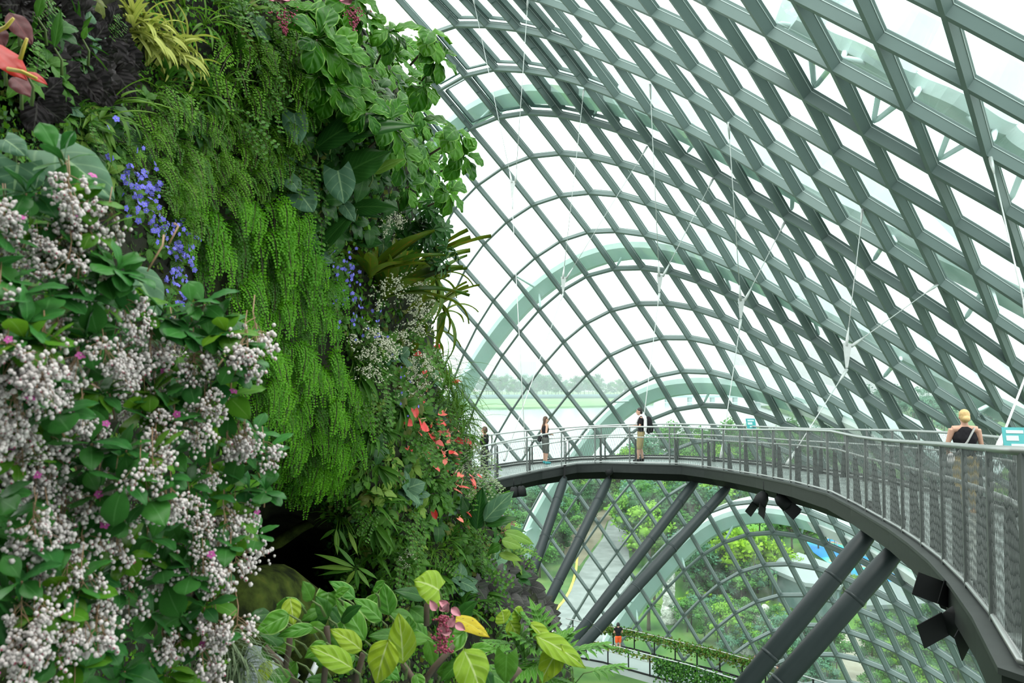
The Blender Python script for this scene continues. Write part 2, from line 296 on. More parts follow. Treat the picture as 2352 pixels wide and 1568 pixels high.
# ---------------------------------------------------------------- white arches outside the glass, with struts to the grid
white = plain('white_painted_steel', (0.74, 0.85, 0.83), 0.4, 0.4, 0, 0.03)
def smooth_path(pts, n):
    pts = np.array(pts, float); t = np.concatenate([[0], np.cumsum(np.linalg.norm(np.diff(pts, axis=0), axis=1))])
    u = np.linspace(0, t[-1], n); q = np.stack([np.interp(u, t, pts[:, k]) for k in range(pts.shape[1])], 1)
    for _ in range(4): q[1:-1] = (q[:-2] + 2 * q[1:-1] + q[2:]) / 4
    return q
ARCHES = [
 ([(1819, 5), (1920, 50), (2010, 95), (2099, 140), (2188, 185), (2292, 245), (2352, 285), (2430, 345)], 2.6, 'topmost'),
 ([(870, 520), (905, 440), (935, 390), (1000, 325), (1060, 275), (1110, 238), (1170, 210), (1250, 195), (1340, 203), (1430, 220), (1520, 250), (1620, 292), (1700, 335), (1786, 372), (1860, 412), (1940, 455), (2030, 495), (2130, 540), (2230, 588), (2340, 645), (2420, 690)], 2.6, 'second from the top'),
 ([(1020, 985), (1060, 897), (1104, 822), (1149, 754), (1208, 685), (1268, 635), (1328, 596), (1402, 568), (1477, 557), (1566, 566), (1640, 586), (1700, 608), (1771, 636), (1831, 668), (1905, 705), (1980, 745), (2069, 790), (2158, 837), (2248, 880), (2352, 930), (2420, 965)], 2.6, 'crossing the middle of the dome'),
 ([(1180, 1330), (1212, 1240), (1258, 1150), (1300, 1085), (1354, 1016), (1395, 966), (1437, 927), (1492, 894), (1561, 875), (1630, 872), (1690, 874), (1741, 885), (1801, 902), (1872, 921), (1950, 950), (2024, 985), (2099, 1020), (2180, 1060), (2280, 1115)], 2.4, 'reaching behind the footbridge'),
 ([(1400, 1480), (1433, 1422), (1478, 1360), (1539, 1288), (1584, 1244), (1628, 1206), (1673, 1184), (1733, 1169), (1800, 1172), (1869, 1186), (1930, 1208), (1990, 1236), (2050, 1270), (2130, 1320), (2200, 1375), (2270, 1440), (2330, 1500)], 2.2, 'lowest, under the footbridge')]
for pts, off, lab in ARCHES:
    q = smooth_path(pts, 60); P = []; N = []
    for px, py in q:
        d, n, _ = shell_at(px, py); P.append(d); N.append(n)
    P = np.array(P); N = np.array(N)
    for _ in range(12): P[1:-1] = (P[:-2] + 2 * P[1:-1] + P[2:]) / 4; N[1:-1] = (N[:-2] + 2 * N[1:-1] + N[2:]) / 4
    pos = np.array([at(a, b, d + off) for (a, b), d in zip(q, P)])
    rib = thing('steel_arch', 'white steel arch outside the glass, ' + lab, 'arch', pos[0], None, 'white arches outside the dome')
    mb = MB(); V = []; M = len(pos)
    for k in range(M):
        t = nrm(pos[min(k + 1, M - 1)] - pos[max(k - 1, 0)]); n = nrm(N[k] - t * np.dot(t, N[k])); s = np.cross(t, n)
        for x, z in ((-.5, -.36), (-.32, -.5), (.32, -.5), (.5, -.36), (.5, .5), (-.5, .5)):
            V.append(pos[k] - pos[0] + s * x * 1.35 + n * z * 1.7)
    F = [(k * 6 + a, (k + 1) * 6 + a, (k + 1) * 6 + (a + 1) % 6, k * 6 + (a + 1) % 6) for k in range(M - 1) for a in range(6)] + [tuple(range(6)), tuple((M - 1) * 6 + 5 - a for a in range(6))]
    mb.add(V, F); mb.build('arch_rib', white, rib, False)
    for k in range(6, M - 3, 8):
        st = MB(); d2 = sorted(ND_K, key=lambda kk: np.linalg.norm(NODE[kk] - pos[k]))[:2]
        for kk in d2:
            a = pos[k] - N[k] * 0.5; b = NODE[kk] + NN[kk] * 0.25; m = (a + b) / 2
            st.tube([a - pos[0], a * .9 + b * .1 - pos[0], m - pos[0], a * .1 + b * .9 - pos[0], b - pos[0]], [.035, .075, .085, .075, .03], 6)
        st.build('strut', white, rib)
# ---------------------------------------------------------------- main footbridge
HR = 1.2
EDGE = [(1085, 1118, 88), (1147, 1101, 86), (1243, 1081, 82), (1333, 1064, 81), (1379, 1064, 84), (1470, 1067, 87), (1581, 1068, 88), (1625, 1077, 92), (1666, 1082, 96), (1749, 1096, 109), (1834, 1114, 127), (1921, 1137, 149), (1971, 1168, 163), (2015, 1193, 184), (2063, 1220, 206), (2112, 1255, 238), (2165, 1297, 276), (2219, 1354, 328), (2282, 1431, 399), (2344, 1548, 511)]
inner = np.array([at(px, py, FPX * HR / h) for px, py, h in EDGE])
inner[1:-1] = (inner[:-2] + 4 * inner[1:-1] + inner[2:]) / 6
inner = np.vstack([inner, inner[-1] + np.array([.45, -1.3, .05])])
first = inner[0] + (inner[0] - inner[1]) * 1.5; inner = np.vstack([first, inner])
WID = 2.25
outer = []
for k in range(len(inner)):
    t = inner[min(k + 1, len(inner) - 1)] - inner[max(k - 1, 0)]; t[2] = 0; t = nrm(t)
    s = np.array([t[1], -t[0], 0]); s = -s if k < 0 else s
    c = np.array([-6, 15, 0]); s = s if np.dot(s, inner[k] - c) > 0 else -s
    outer.append(inner[k] + s * WID)
outer = np.array(outer); outer[1:-1] = (outer[:-2] + 2 * outer[1:-1] + outer[2:]) / 4
dark_steel = plain('dark_painted_steel', (0.045, 0.055, 0.051), 0.5, 0.25, 0.0, 0.2)
stainless = plain('brushed_rail_steel', (0.42, 0.46, 0.44), 0.35, 0.5, 0.6, 0.08)
edge_steel = plain('edge_beam_paint', (0.022, 0.028, 0.026), 0.5, 0.2, 0, .2)
netm = plain('wire_netting', (0.14, 0.165, 0.155), .5, .4, .2)
black_steel = plain('black_steel', (0.010, 0.012, 0.012), 0.6, 0.15, 0, 0.2)
q = NT('deck_panels'); nz = q.noise(3, 5, q.pos())
deckmat = q.done(q.bsdf(q.mix(nz, (0.15, 0.19, 0.18), (0.26, 0.31, 0.29)), q.math('ADD', q.math('MULTIPLY', nz, 0.35), 0.12), 0.6))
B0 = inner[0] * np.array([1, 1, 1.0])
bridge = thing('footbridge', 'curved grey steel footbridge with mesh railings crossing the dome', 'bridge', B0)
def bpart(mb, name, mat, smooth=False, par=None):
    mb.v = [v - B0 for v in mb.v]; return mb.build(name, mat, par or bridge, smooth)
mb = MB(); n = len(inner); V = []
for k in range(n): V += [inner[k], outer[k], outer[k] - [0, 0, .12], inner[k] - [0, 0, .12]]
mb.add(V, [(k * 4 + a, k * 4 + (a + 1) % 4, (k + 1) * 4 + (a + 1) % 4, (k + 1) * 4 + a) for k in range(n - 1) for a in range(4)] + [(0, 3, 2, 1), tuple(4 * (n - 1) + a for a in range(4))])
bpart(mb, 'deck', deckmat)
def strip(path, prof, name, mat, inward):        # sweep a profile (lateral, up) along a path
    mb = MB(); V = []; m = len(prof)
    for k in range(len(path)):
        s = nrm((outer[k] - inner[k]) * (1 if inward else -1))
        for x, z in prof: V.append(path[k] + s * x + np.array([0, 0, z]))
    mb.add(V, [(k * m + a, k * m + (a + 1) % m, (k + 1) * m + (a + 1) % m, (k + 1) * m + a) for k in range(len(path) - 1) for a in range(m)] + [tuple(range(m))[::-1], tuple((len(path) - 1) * m + a for a in range(m))])
    return bpart(mb, name, mat)
box = lambda x0, x1, z0, z1: [(x0, z0), (x1, z0), (x1, z1), (x0, z1)]
strip(inner, box(-.10, .0, -.26, .0), 'edge_beam', edge_steel, True)
strip(inner, box(-.12, .03, .0, .035), 'kerb_trim', dark_steel, True)
strip(outer, box(-.10, .0, -.30, .14), 'edge_beam', dark_steel, False)
strip(inner, [(.35, -.52), (1.9, -.52), (2.2, -.12), (.0, -.12)], 'box_girder', black_steel, True)
for path, inw in ((inner, True), (outer, False)):
    sgn = [nrm((outer[k] - inner[k]) * (1 if inw else -1)) for k in range(n)]
    mb = MB(); mb.tube([p + [0, 0, HR] for p in path], 0.027, 8); bpart(mb, 'handrail', stainless, True)
    mb = MB(); mb.tube([p + s * 0.10 + [0, 0, .86] for p, s in zip(path, sgn)], 0.021, 8); bpart(mb, 'mid_rail', stainless, True)
    mb = MB(); mb.tube([p + [0, 0, .07] for p in path], 0.022, 6); bpart(mb, 'bottom_cable', stainless, True)
    # posts every ~1.3 m, mesh panels between
    t = np.concatenate([[0], np.cumsum(np.linalg.norm(np.diff(path, axis=0), axis=1))]); L = t[-1]; m = max(2, int(L / 1.32))
    u = np.linspace(0, L, m + 1); pp = np.stack([np.interp(u, t, path[:, k]) for k in range(3)], 1); sg = np.stack([np.interp(u, t, np.array(sgn)[:, k]) for k in range(3)], 1)
    for k in range(m + 1):
        p = pp[k]; s = nrm(sg[k]); tt = nrm(pp[min(k + 1, m)] - pp[max(k - 1, 0)]); f = MB()
        f.beam(p + [0, 0, -.05], p + [0, 0, HR - .01], .040, .040, s, 0, 1)
        V = []
        for z, w0, w1 in ((-.02, .05, .19), (.80, .06, .125)):
            for a in (-.5, .5):
                for x in (w0, w1): V.append(p + s * x + tt * a * .03 + tt * .16 + np.array([0, 0, z]))
        f.add(V, [(0, 1, 5, 4), (2, 6, 7, 3), (0, 4, 6, 2), (1, 3, 7, 5), (4, 5, 7, 6)])
        f.tube([p + s * .09 + tt * .16 + [0, 0, .78], p + s * .07 + tt * .13 + [0, 0, .84], p + s * .10 + tt * .06 + [0, 0, .86]], .012, 5)
        bpart(f, 'railing_post', [dark_steel, netm])
    for k in range(m):
        a, b = pp[k], pp[k + 1]; Lk = np.linalg.norm(b - a); f = MB(); H = HR - .10
        near = np.linalg.norm((a + b) / 2 - [0, 0, CAMZ]); cell = 0.05 if near < 9 else (0.06 if near < 16 else 0.085); r = 0.0014 if near < 9 else (.0015 if near < 16 else .0017)
        nrm_ = nrm(np.cross(b - a, (0, 0, 1))); slope = 2.9
        for sg_ in (1, -1):
            x0 = -H / slope
            while x0 < Lk:
                x1 = x0 + H / slope; lo, hi = max(x0, 0), min(x1, Lk)
                if hi - lo > .004:
                    za, zb = (lo - x0) * slope, (hi - x0) * slope
                    if sg_ < 0: za, zb = H - za, H - zb
                    A = a + (b - a) * (lo / Lk) + [0, 0, .08 + za]; Bq = a + (b - a) * (hi / Lk) + [0, 0, .08 + zb]
                    f.beam(A, Bq, 2 * r, 2 * r, nrm_)
                x0 += cell * random.Random(int(x0 * 9973) + k).uniform(.85, 1.15)
        bpart(f, 'mesh_panel', netm)
# ---------------------------------------------------------------- planted mountain wall
WALL = [(-300,0,2.7),(-300,800,2.5),(-300,1650,2.3),(0,-200,3.1),(400,-200,4.8),(800,-200,6.3),(0,0,3.0),(150,0,3.4),(300,0,4.2),(450,0,4.8),(600,0,5.4),(750,0,5.8),(850,20,6.4),
 (0,300,2.9),(200,300,3.4),(350,300,4.2),(500,300,5.0),(650,300,5.6),(850,300,6.0),(1000,300,6.8),(1060,300,7.6),(0,700,2.6),(300,600,3.7),(450,600,5.0),(600,600,5.8),(750,600,6.4),(900,600,7.4),(1000,600,8.6),
 (0,1100,2.6),(300,1000,3.5),(500,900,5.3),(650,900,6.4),(800,900,7.4),(950,900,9.0),(1040,900,10.8),(0,1500,2.5),(300,1300,3.8),(480,1250,7.0),(600,1150,8.6),(620,1260,11.5),(560,1330,11.0),(700,1260,11.0),(740,1180,9.0),(820,1150,8.4),(950,1100,9.5),(1080,1100,11.8),(1150,1250,12.8),
 (1250,1400,14.0),(1000,1350,10.8),(850,1350,9.4),(600,1480,9.0),(900,1700,8.5),(1250,1700,12.5),(300,1700,3.6)]
WA = np.array(WALL, float)
def tps(r2): return np.where(r2 > 1e-9, r2 * np.log(np.maximum(r2, 1e-9)), 0)
_X = WA[:, :2] / 500; _n = len(_X)
_A = np.zeros((_n + 3, _n + 3)); _A[:_n, :_n] = tps(((_X[:, None] - _X[None]) ** 2).sum(2)) + np.eye(_n) * 0.02
_A[:_n, _n] = 1; _A[:_n, _n + 1:] = _X; _A[_n, :_n] = 1; _A[_n + 1:, :_n] = _X.T
_w = np.linalg.solve(_A, np.concatenate([np.log(WA[:, 2]), [0, 0, 0]]))
def wall_d(px, py):
    q = np.array([px, py]) / 500.0
    return float(np.exp(tps(((_X - q) ** 2).sum(1)) @ _w[:_n] + _w[_n] + _w[_n + 1:] @ q))
EX = [(-300, 840), (0, 800), (60, 830), (150, 890), (250, 940), (330, 960), (450, 940), (520, 930), (600, 930), (680, 970), (760, 990), (850, 995), (920, 1020), (1000, 1055), (1100, 1095), (1180, 1130), (1250, 1170), (1320, 1210), (1400, 1240), (1480, 1275), (1800, 1420)]
def edge_x(py): return float(np.interp(py, [e[0] for e in EX], [e[1] for e in EX]))
def wall_p(px, py, lift=0.0):
    ex = edge_x(py); d = wall_d(min(px, ex + 40), py) + 1.1 * max(0, (px - (ex - 90)) / 90) ** 2
    return at(px, py, d - lift)
def wall_n(px, py):
    a = wall_p(px + 12, py) - wall_p(px - 12, py); b = wall_p(px, py - 12) - wall_p(px, py + 12)
    n = nrm(np.cross(a, b)); p = wall_p(px, py); tocam = nrm(np.array([0, 0, CAMZ]) - p)
    if np.dot(n, tocam) < 0: n = -n
    return n
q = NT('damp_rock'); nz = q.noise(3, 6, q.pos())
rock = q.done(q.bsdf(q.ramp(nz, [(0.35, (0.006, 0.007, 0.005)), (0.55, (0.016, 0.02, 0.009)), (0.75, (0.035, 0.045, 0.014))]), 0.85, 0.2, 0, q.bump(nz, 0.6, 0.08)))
mb = MB(); V = []; rowsn = 90; coln = 60; rng = np.random.RandomState(3)
for r in range(rowsn):
    py = -280 + r * (2060 / (rowsn - 1)); ex = edge_x(py)
    for c in range(coln):
        px = -300 + (ex + 300) * c / (coln - 1); p = wall_p(px, py)
        V.append(p + wall_n(px, py) * rng.uniform(-.05, .05))
    p = wall_p(ex, py)
    for k in range(1, 7): V.append(p + np.array([-0.05 * k * k, 0.55 * k, 0]) + rng.uniform(-.06, .06, 3))
m = coln + 6
mb.add(V, [(r * m + c, (r + 1) * m + c, (r + 1) * m + c + 1, r * m + c + 1) for r in range(rowsn - 1) for c in range(m - 1)])
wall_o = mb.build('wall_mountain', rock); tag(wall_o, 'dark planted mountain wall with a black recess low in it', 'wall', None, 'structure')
# unseen mountain continuation behind the viewpoint, added to block light from behind and left
mb = MB(); V = []
for r in range(14):
    z = CAMZ - 12 + r * 1.7
    for c in range(16):
        a = c / 15; th = math.radians(168 + 150 * a); R = 5.6 - .12 * (z - CAMZ) + .5 * math.sin(c * 2.1 + r)
        V.append((.2 + R * math.cos(th), -.4 + R * math.sin(th) * 1.0, z))
mb.add(V, [(r * 16 + c, r * 16 + c + 1, (r + 1) * 16 + c + 1, (r + 1) * 16 + c) for r in range(13) for c in range(15)])
tag(mb.build('wall_mountain_blocker', rock), 'dark mountain wall continuing behind the walkway', 'wall', None, 'structure')
# ---------------------------------------------------------------- leaf geometry
PROF = {
 'ovate': lambda t: np.sin(np.pi * t ** 0.72) ** 0.85, 'obovate': lambda t: np.sin(np.pi * np.clip(t, 0, 1) ** 1.45) ** 0.8 * .98 + .02,
 'lance': lambda t: np.sin(np.pi * t ** 0.8) ** 1.1, 'strap': lambda t: np.minimum(1, (t * 5 + .25)) * np.minimum(1, (1 - t) * 3.2) ** .7,
 'heart': lambda t: np.where(t < .28, .78 + .22 * np.sin(np.pi / 2 * t / .28), np.cos(np.pi / 2 * np.clip((t - .28) / .72, 0, 1)) ** .8),
 'round': lambda t: np.sqrt(np.clip(1 - (2 * t - 1) ** 2, 0, 1))}
def leaf(mb, p, d, nh, L, W, prof='ovate', bend=0.6, fold=0.12, rv=0.5, nt=8, ns=2, wave=0.0, mi=0, curl=0.0, jag=0.0, ph=0.0):
    d = nrm(d); nh = np.asarray(nh, float); x = np.cross(d, nh)
    if np.linalg.norm(x) < 1e-3: x = np.cross(d, (0.3, 0.9, 0.2))
    x = nrm(x); z = np.cross(x, d)
    t = np.linspace(0, 1, nt + 1); an = bend * t; dl = L / nt
    y = np.concatenate([[0], np.cumsum(np.cos((an[:-1] + an[1:]) / 2)) * dl]); h = -np.concatenate([[0], np.cumsum(np.sin((an[:-1] + an[1:]) / 2)) * dl])
    wv = PROF[prof](t) * W / 2
    if jag: wv = wv * (1 - jag * (np.arange(nt + 1) % 2))
    s = np.linspace(-1, 1, 2 * ns + 1); S, T = np.meshgrid(s, t)
    X = S * wv[:, None]; aS = np.abs(S)
    Y = y[:, None] + 0 * S; H = h[:, None] + fold * W * aS - curl * W * aS ** 3 + wave * W * np.sin(T * 17 + ph + S * 2) * aS
    if prof == 'heart': Y = Y - (aS ** 1.5) * np.clip(1 - T / .3, 0, 1) ** 1.2 * .26 * L
    nx = np.sin(an)[:, None]; ny = np.cos(an)[:, None]; off = H - h[:, None]
    Yf = Y + off * nx; Hf = h[:, None] + off * ny
    P = np.asarray(p) + X[..., None] * x + Yf[..., None] * d + Hf[..., None] * z
    k = 2 * ns + 1
    F = [(a * k + b, a * k + b + 1, (a + 1) * k + b + 1, (a + 1) * k + b) for a in range(nt) for b in range(2 * ns)]
    mb.add(P.reshape(-1, 3), F, np.stack([S * .5 + .5, T], -1).reshape(-1, 2), rv, mi)
def kite(mb, p, d, nh, L, W, rv=.5, mi=0):
    d = nrm(d); x = np.cross(d, nh); x = nrm(x) * W / 2; p = np.asarray(p)
    mb.add([p, p + d * L * .65 + x, p + d * L, p + d * L * .65 - x], [(0, 1, 2, 3)], [(.5, 0), (1, .6), (.5, 1), (0, .6)], rv, mi)
# leaf colours
G = {
 'fernshade': leafmat('shade_maidenhair_leaf', (0.022, 0.10, 0.005), (0.06, 0.22, 0.007), vs=0, side=0, rough=.5, trans=.3),  # darker copy of the maidenhair leaf, shade beneath the tiers put into its colour
 'fern': leafmat('maidenhair_leaf', (0.035, 0.20, 0.005), (0.15, 0.46, 0.010), vs=0, side=0, rough=.5, trans=.32),
 'fernd': leafmat('mossy_fern_leaf', (0.025, 0.12, 0.005), (0.14, 0.36, 0.012), vs=0, side=0, rough=.5, trans=.3),
 'med': leafmat('medinilla_leaf', (0.016, 0.115, 0.006), (0.085, 0.29, 0.010), vein=(0.11, 0.32, 0.04), edge=(0.22, 0.46, 0.08), nv=4, side=.15, rough=.36, puck=.35, trans=.25),
 'medlime': leafmat('lime_leaf', (0.20, 0.38, 0.02), (0.36, 0.50, 0.035), vein=(0.55, 0.66, 0.30), nv=4, side=.18, rough=.38, puck=.25, trans=.3),
 'medgreen': leafmat('fresh_green_leaf', (0.055, 0.22, 0.022), (0.11, 0.31, 0.03), vein=(0.25, 0.48, 0.16), edge=(0.3, 0.5, .15), nv=4, side=.18, rough=.36, puck=.25, trans=.25),
 'berry': leafmat('waxy_shrub_leaf', (0.028, 0.15, 0.035), (0.06, 0.24, 0.035), vein=(0.10, 0.30, 0.08), side=0, rough=.33, trans=.2),
 'berrylit': leafmat('lit_shrub_leaf', (0.08, 0.26, 0.02), (0.16, 0.36, 0.02), vein=(0.2, 0.4, 0.08), side=0, rough=.35, trans=.35),  # brighter copy of the shrub leaf, a lit look put into its colour
 'heart': leafmat('grey_green_heart_leaf', (0.06, 0.16, 0.085), (0.12, 0.25, 0.13), vein=(0.30, 0.48, 0.24), nv=4, side=.25, rough=.5, trans=.12),
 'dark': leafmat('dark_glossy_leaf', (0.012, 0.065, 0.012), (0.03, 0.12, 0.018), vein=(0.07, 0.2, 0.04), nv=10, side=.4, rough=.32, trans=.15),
 'mid': leafmat('mid_green_leaf', (0.03, 0.13, 0.015), (0.10, 0.27, 0.025), vein=(0.12, 0.3, 0.06), nv=6, side=.3, trans=.25),
 'lightg': leafmat('pale_green_leaf', (0.13, 0.30, 0.04), (0.26, 0.42, 0.06), vein=(0.3, 0.5, .15), nv=6, side=.2, trans=.3),
 'olive': leafmat('olive_leaf', (0.06, 0.10, 0.012), (0.16, 0.20, 0.025), vein=(0.2, 0.2, 0.06), nv=6, side=.2, trans=.25),
 'yellow': leafmat('yellowing_leaf', (0.50, 0.42, 0.015), (0.62, 0.50, 0.03), vein=(0.6, 0.6, 0.1), nv=5, spots=((0.12, 0.06, 0.01), .64), trans=.3),
 'purple': leafmat('dark_purple_leaf', (0.009, 0.007, 0.008), (0.022, 0.02, 0.018), vein=(0.07, 0.068, 0.06), nv=6, side=.22, vs=.6, rough=.33, trans=.03, spec=.1, puck=.2),
 'purpleg': leafmat('dusky_purple_leaf', (0.035, 0.034, 0.032), (0.085, 0.09, 0.08), vein=(0.16, 0.16, 0.15), nv=6, side=.3, vs=.7, rough=.45, trans=.05),
 'maroon': leafmat('maroon_leaf', (0.10, 0.035, 0.035), (0.16, 0.06, 0.06), vein=(0.2, 0.06, 0.06), nv=5, side=.4, trans=.1),
 'varieg': leafmat('striped_strap_leaf', (0.38, 0.46, 0.07), (0.55, 0.60, 0.16), vein=(0.05, 0.18, 0.03), vs=.9, side=0, trans=.3),
 'grass': leafmat('grassy_blade', (0.05, 0.17, 0.012), (0.16, 0.32, 0.03), vs=0, side=0, trans=.3),
 'grey': leafmat('silvery_blade', (0.16, 0.25, 0.13), (0.28, 0.36, 0.2), vs=0, side=0, trans=.2),
 'brom': leafmat('bronze_green_strap_leaf', (0.04, 0.13, 0.01), (0.15, 0.22, 0.012), vein=(0.26, 0.18, 0.02), vs=.5, side=0, spots=((0.22, 0.15, 0.015), .62), rough=.35, trans=.25)}
stemg = plain('green_stem', (0.10, 0.16, 0.04), .5); stemb = plain('woody_stem', (0.10, 0.075, 0.05), .7); stemp = plain('pinkish_stem', (0.30, 0.19, 0.10), .5)
berrym = plain('white_berry', (0.62, 0.59, 0.56), .4, .4, 0, .12, 60); magenta = plain('magenta_petal', (0.50, 0.09, 0.34), .5, .3)
pinkm = plain('pink_petal', (0.62, 0.28, 0.33), .5, .3, 0, .2, 30); rosem = plain('rose_bead', (0.33, 0.05, 0.10), .45)
bluem = plain('blue_petal', (0.15, 0.15, 0.68), .5, .3, 0, .25, 30); whitem = plain('creamy_petal', (0.70, 0.72, 0.54), .5, .3, 0, .1)
q = NT('coral_spathe'); coral = q.done(q.bsdf(q.mix(q.n('ShaderNodeObjectInfo').outputs['Random'], (0.66, 0.05, 0.045), (0.78, 0.22, 0.15)), .32, .3))
redm = plain('red_spathe', (0.40, 0.028, 0.018), .35, .25, 0, .2, 10); spad = plain('yellow_spadix', (0.55, 0.45, 0.06), .5); palespad = plain('cream_spadix', (0.75, 0.66, 0.40), .5)
RN = random.Random(7)
def rdir(az, el): return np.array([math.cos(az) * math.cos(el), math.sin(az) * math.cos(el), math.sin(el)])
# each maker returns [(part name, mesh, [(sub name, mesh)...])]; local axes: x right, y up, z out of the wall
def mk_fern(seed, mat='fern', L0=.30, nf=4, grav=.45, wd=.30, ls=.021):
    r = random.Random(seed); mb = MB()
    for f in range(nf):
        L = L0 * r.uniform(.75, 1.2); o = np.array([r.uniform(-.12, .12), r.uniform(-.05, .05), r.uniform(-.03, .06)]); d = nrm([o[0] * 5 + r.uniform(-.35, .35), r.uniform(.0, .5), r.uniform(.6, 1.0)])
        pts = [o]; dr = d.copy(); nst = 13; dx = r.uniform(-.02, .02)
        for k in range(nst): dr = nrm(dr + np.array([dx, -grav, -.02])); pts.append(pts[-1] + dr * L / nst)
        mb.tube(pts[::3] + [pts[-1]], .0012, 3, 1, .5, False); br = r.uniform(.05, 1)
        for k in range(1, nst + 1):
            t = k / nst; p = pts[k]; dd = nrm(pts[k] - pts[k - 1]); sd = nrm(np.cross(dd, (0, .3, 1)) + np.array([1e-4, 0, 0])); nn = nrm(np.cross(sd, dd))
            if nn[2] < 0: nn = -nn
            pl = L * wd * (1.0 - t) ** 1.05 * (1 if t > .12 else .6) + .004
            for sg in (-1, 1):
                pd = nrm(sd * sg + dd * .45 + np.array([0, -.1, 0])); m = max(1, int(pl / (ls * .8)))
                for a in range(m):
                    q = p + pd * pl * (a + .4) / m + np.array([0, -.15 * ((a + .5) / m) ** 2 * pl, 0])
                    for s2 in ((-1, 1) if a < m - 1 else (0,)): kite(mb, q, nrm(pd * .55 + dd * s2 * .7 + nn * r.uniform(-.25, .25)), nn + np.array([r.uniform(-.3, .3), r.uniform(-.3, .3), 0]), ls * r.uniform(.8, 1.15), ls * .8, np.clip(br + r.uniform(-.2, .2), 0, 1))
    return [('fronds', mb.mesh('fronds', [G[mat], stemb]), [])]
def mk_whorl(seed, mat='med', n=6, L=.2, W=.125, prof='obovate', stem=True, bend=(.7, 1.5), el=(.15, .8), wave=.05, fold=.14, stemm=None, curl=.12, sag=.15):
    r = random.Random(seed); mb = MB(); a0 = r.uniform(0, 6.3)
    for k in range(n):
        az = a0 + k * 6.283 / n + r.uniform(-.4, .4); e = r.uniform(*el); d = rdir(az, e); d[1] -= sag; l = L * r.uniform(.75, 1.15)
        leaf(mb, d * .012 + np.array([0, 0, r.uniform(-.04, .02)]), d, nrm(np.array([0, .75, .8]) + rdir(az + math.pi, .4) * .5), l, W * l / L * r.uniform(.9, 1.1), prof, r.uniform(*bend), fold, r.random(), 9, 2, wave, 0, curl, 0, r.uniform(0, 6))
    out = [('foliage', mb.mesh('foliage', G[mat]), [])]
    if stem:
        s = MB(); s.tube([(0, 0, 0.0), (r.uniform(-.02, .02), -.05, -.06), (r.uniform(-.05, .05), -.08, -.22)], [.004, .006, .008], 6); out.append(('stem', s.mesh('stem', stemm or stemb), []))
    return out
def cluster_mesh(seed, n=58, R=.046, mag=4):
    r = random.Random(seed); mb = MB(); pts = []
    mb.tube([(0, .09, 0), (0.004, .05, .004), (0, 0, 0)], .0013, 5, 2)
    tips = []
    for k in range(9):
        d = nrm([r.uniform(-1, 1), r.uniform(-.8, .55), r.uniform(-.3, 1)]); e = d * R * r.uniform(.6, 1.05) + np.array([0, -.012, 0]); b = np.array([0, r.uniform(-.01, .05), 0])
        mb.tube([b, (b + e) / 2 + [0, .004, 0], e], .0009, 4, 2, .5, False); tips.append(e)
    for k in range(n):
        c = tips[k % 9] + np.array([r.gauss(0, 1), r.gauss(0, 1), r.gauss(0, 1)]) * .0085
        rr = r.uniform(.0034, .0058); mb.ball(c, rr, 0, r.random(), True, (1, 1.1, 1))
        if r.random() < .22: mb.ball(c + np.array([0, -.0035, .003]), rr * .45, 3, .5, True)
    return mb.mesh('berry_cluster', [berrym, magenta, stemp, rosem])
def flower5(mat, R=.012, name='flower'):
    mb = MB()
    for k in range(5):
        a = k * 1.2566 + .3; d = np.array([math.cos(a), math.sin(a), .25]); leaf(mb, (0, 0, 0), d, (0, 0, 1), R, R * .75, 'round', .5, .05, .5, 4, 1)
    mb.ball((0, 0, .002), R * .16, 1, .5, True)
    return mb.mesh(name, [mat, whitem])
CLU = [cluster_mesh(s, 62 + 6 * (s % 3)) for s in range(6)]; MAG = flower5(magenta, .014)
def mk_sprig(seed):
    r = random.Random(seed); mb = MB(); st = MB(); st.tube([(0, -.02, -.06), (0, .0, -.03), (0, 0, 0)], .0022, 5)
    n = r.randint(4, 6); a0 = r.uniform(0, 6.3)
    for k in range(n):
        az = a0 + k * 6.283 / n + r.uniform(-.4, .4); d = rdir(az, r.uniform(.1, .9)); l = .072 * r.uniform(.7, 1.2)
        leaf(mb, d * .006, d, nrm(np.array([0, .9, .7]) - d * .2), l, l * r.uniform(.66, .8), 'obovate' if k % 3 else 'ovate', r.uniform(.3, 1.1), .12, r.random(), 8, 2, .02, 0, .1)
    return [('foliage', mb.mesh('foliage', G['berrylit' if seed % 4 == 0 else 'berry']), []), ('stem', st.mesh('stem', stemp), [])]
def mk_straps(seed, mat, n=14, L=.3, W=.024, droop=1.6, el=(.1, 1.2), prof='strap', up=.4, jag=0):
    r = random.Random(seed); mb = MB()
    for k in range(n):
        az = r.uniform(0, 6.283); d = rdir(az, r.uniform(*el)); d[1] += up; l = L * r.uniform(.6, 1.15)
        leaf(mb, np.array([r.uniform(-.01, .01), r.uniform(-.01, .01), 0]), d, nrm(np.array([0, 1, .6])), l, W * r.uniform(.8, 1.2), prof, r.uniform(.5, 1) * droop, .2, r.random(), 10, 1, .02, 0, 0, jag)
    return [('foliage', mb.mesh('foliage', G[mat]), [])]
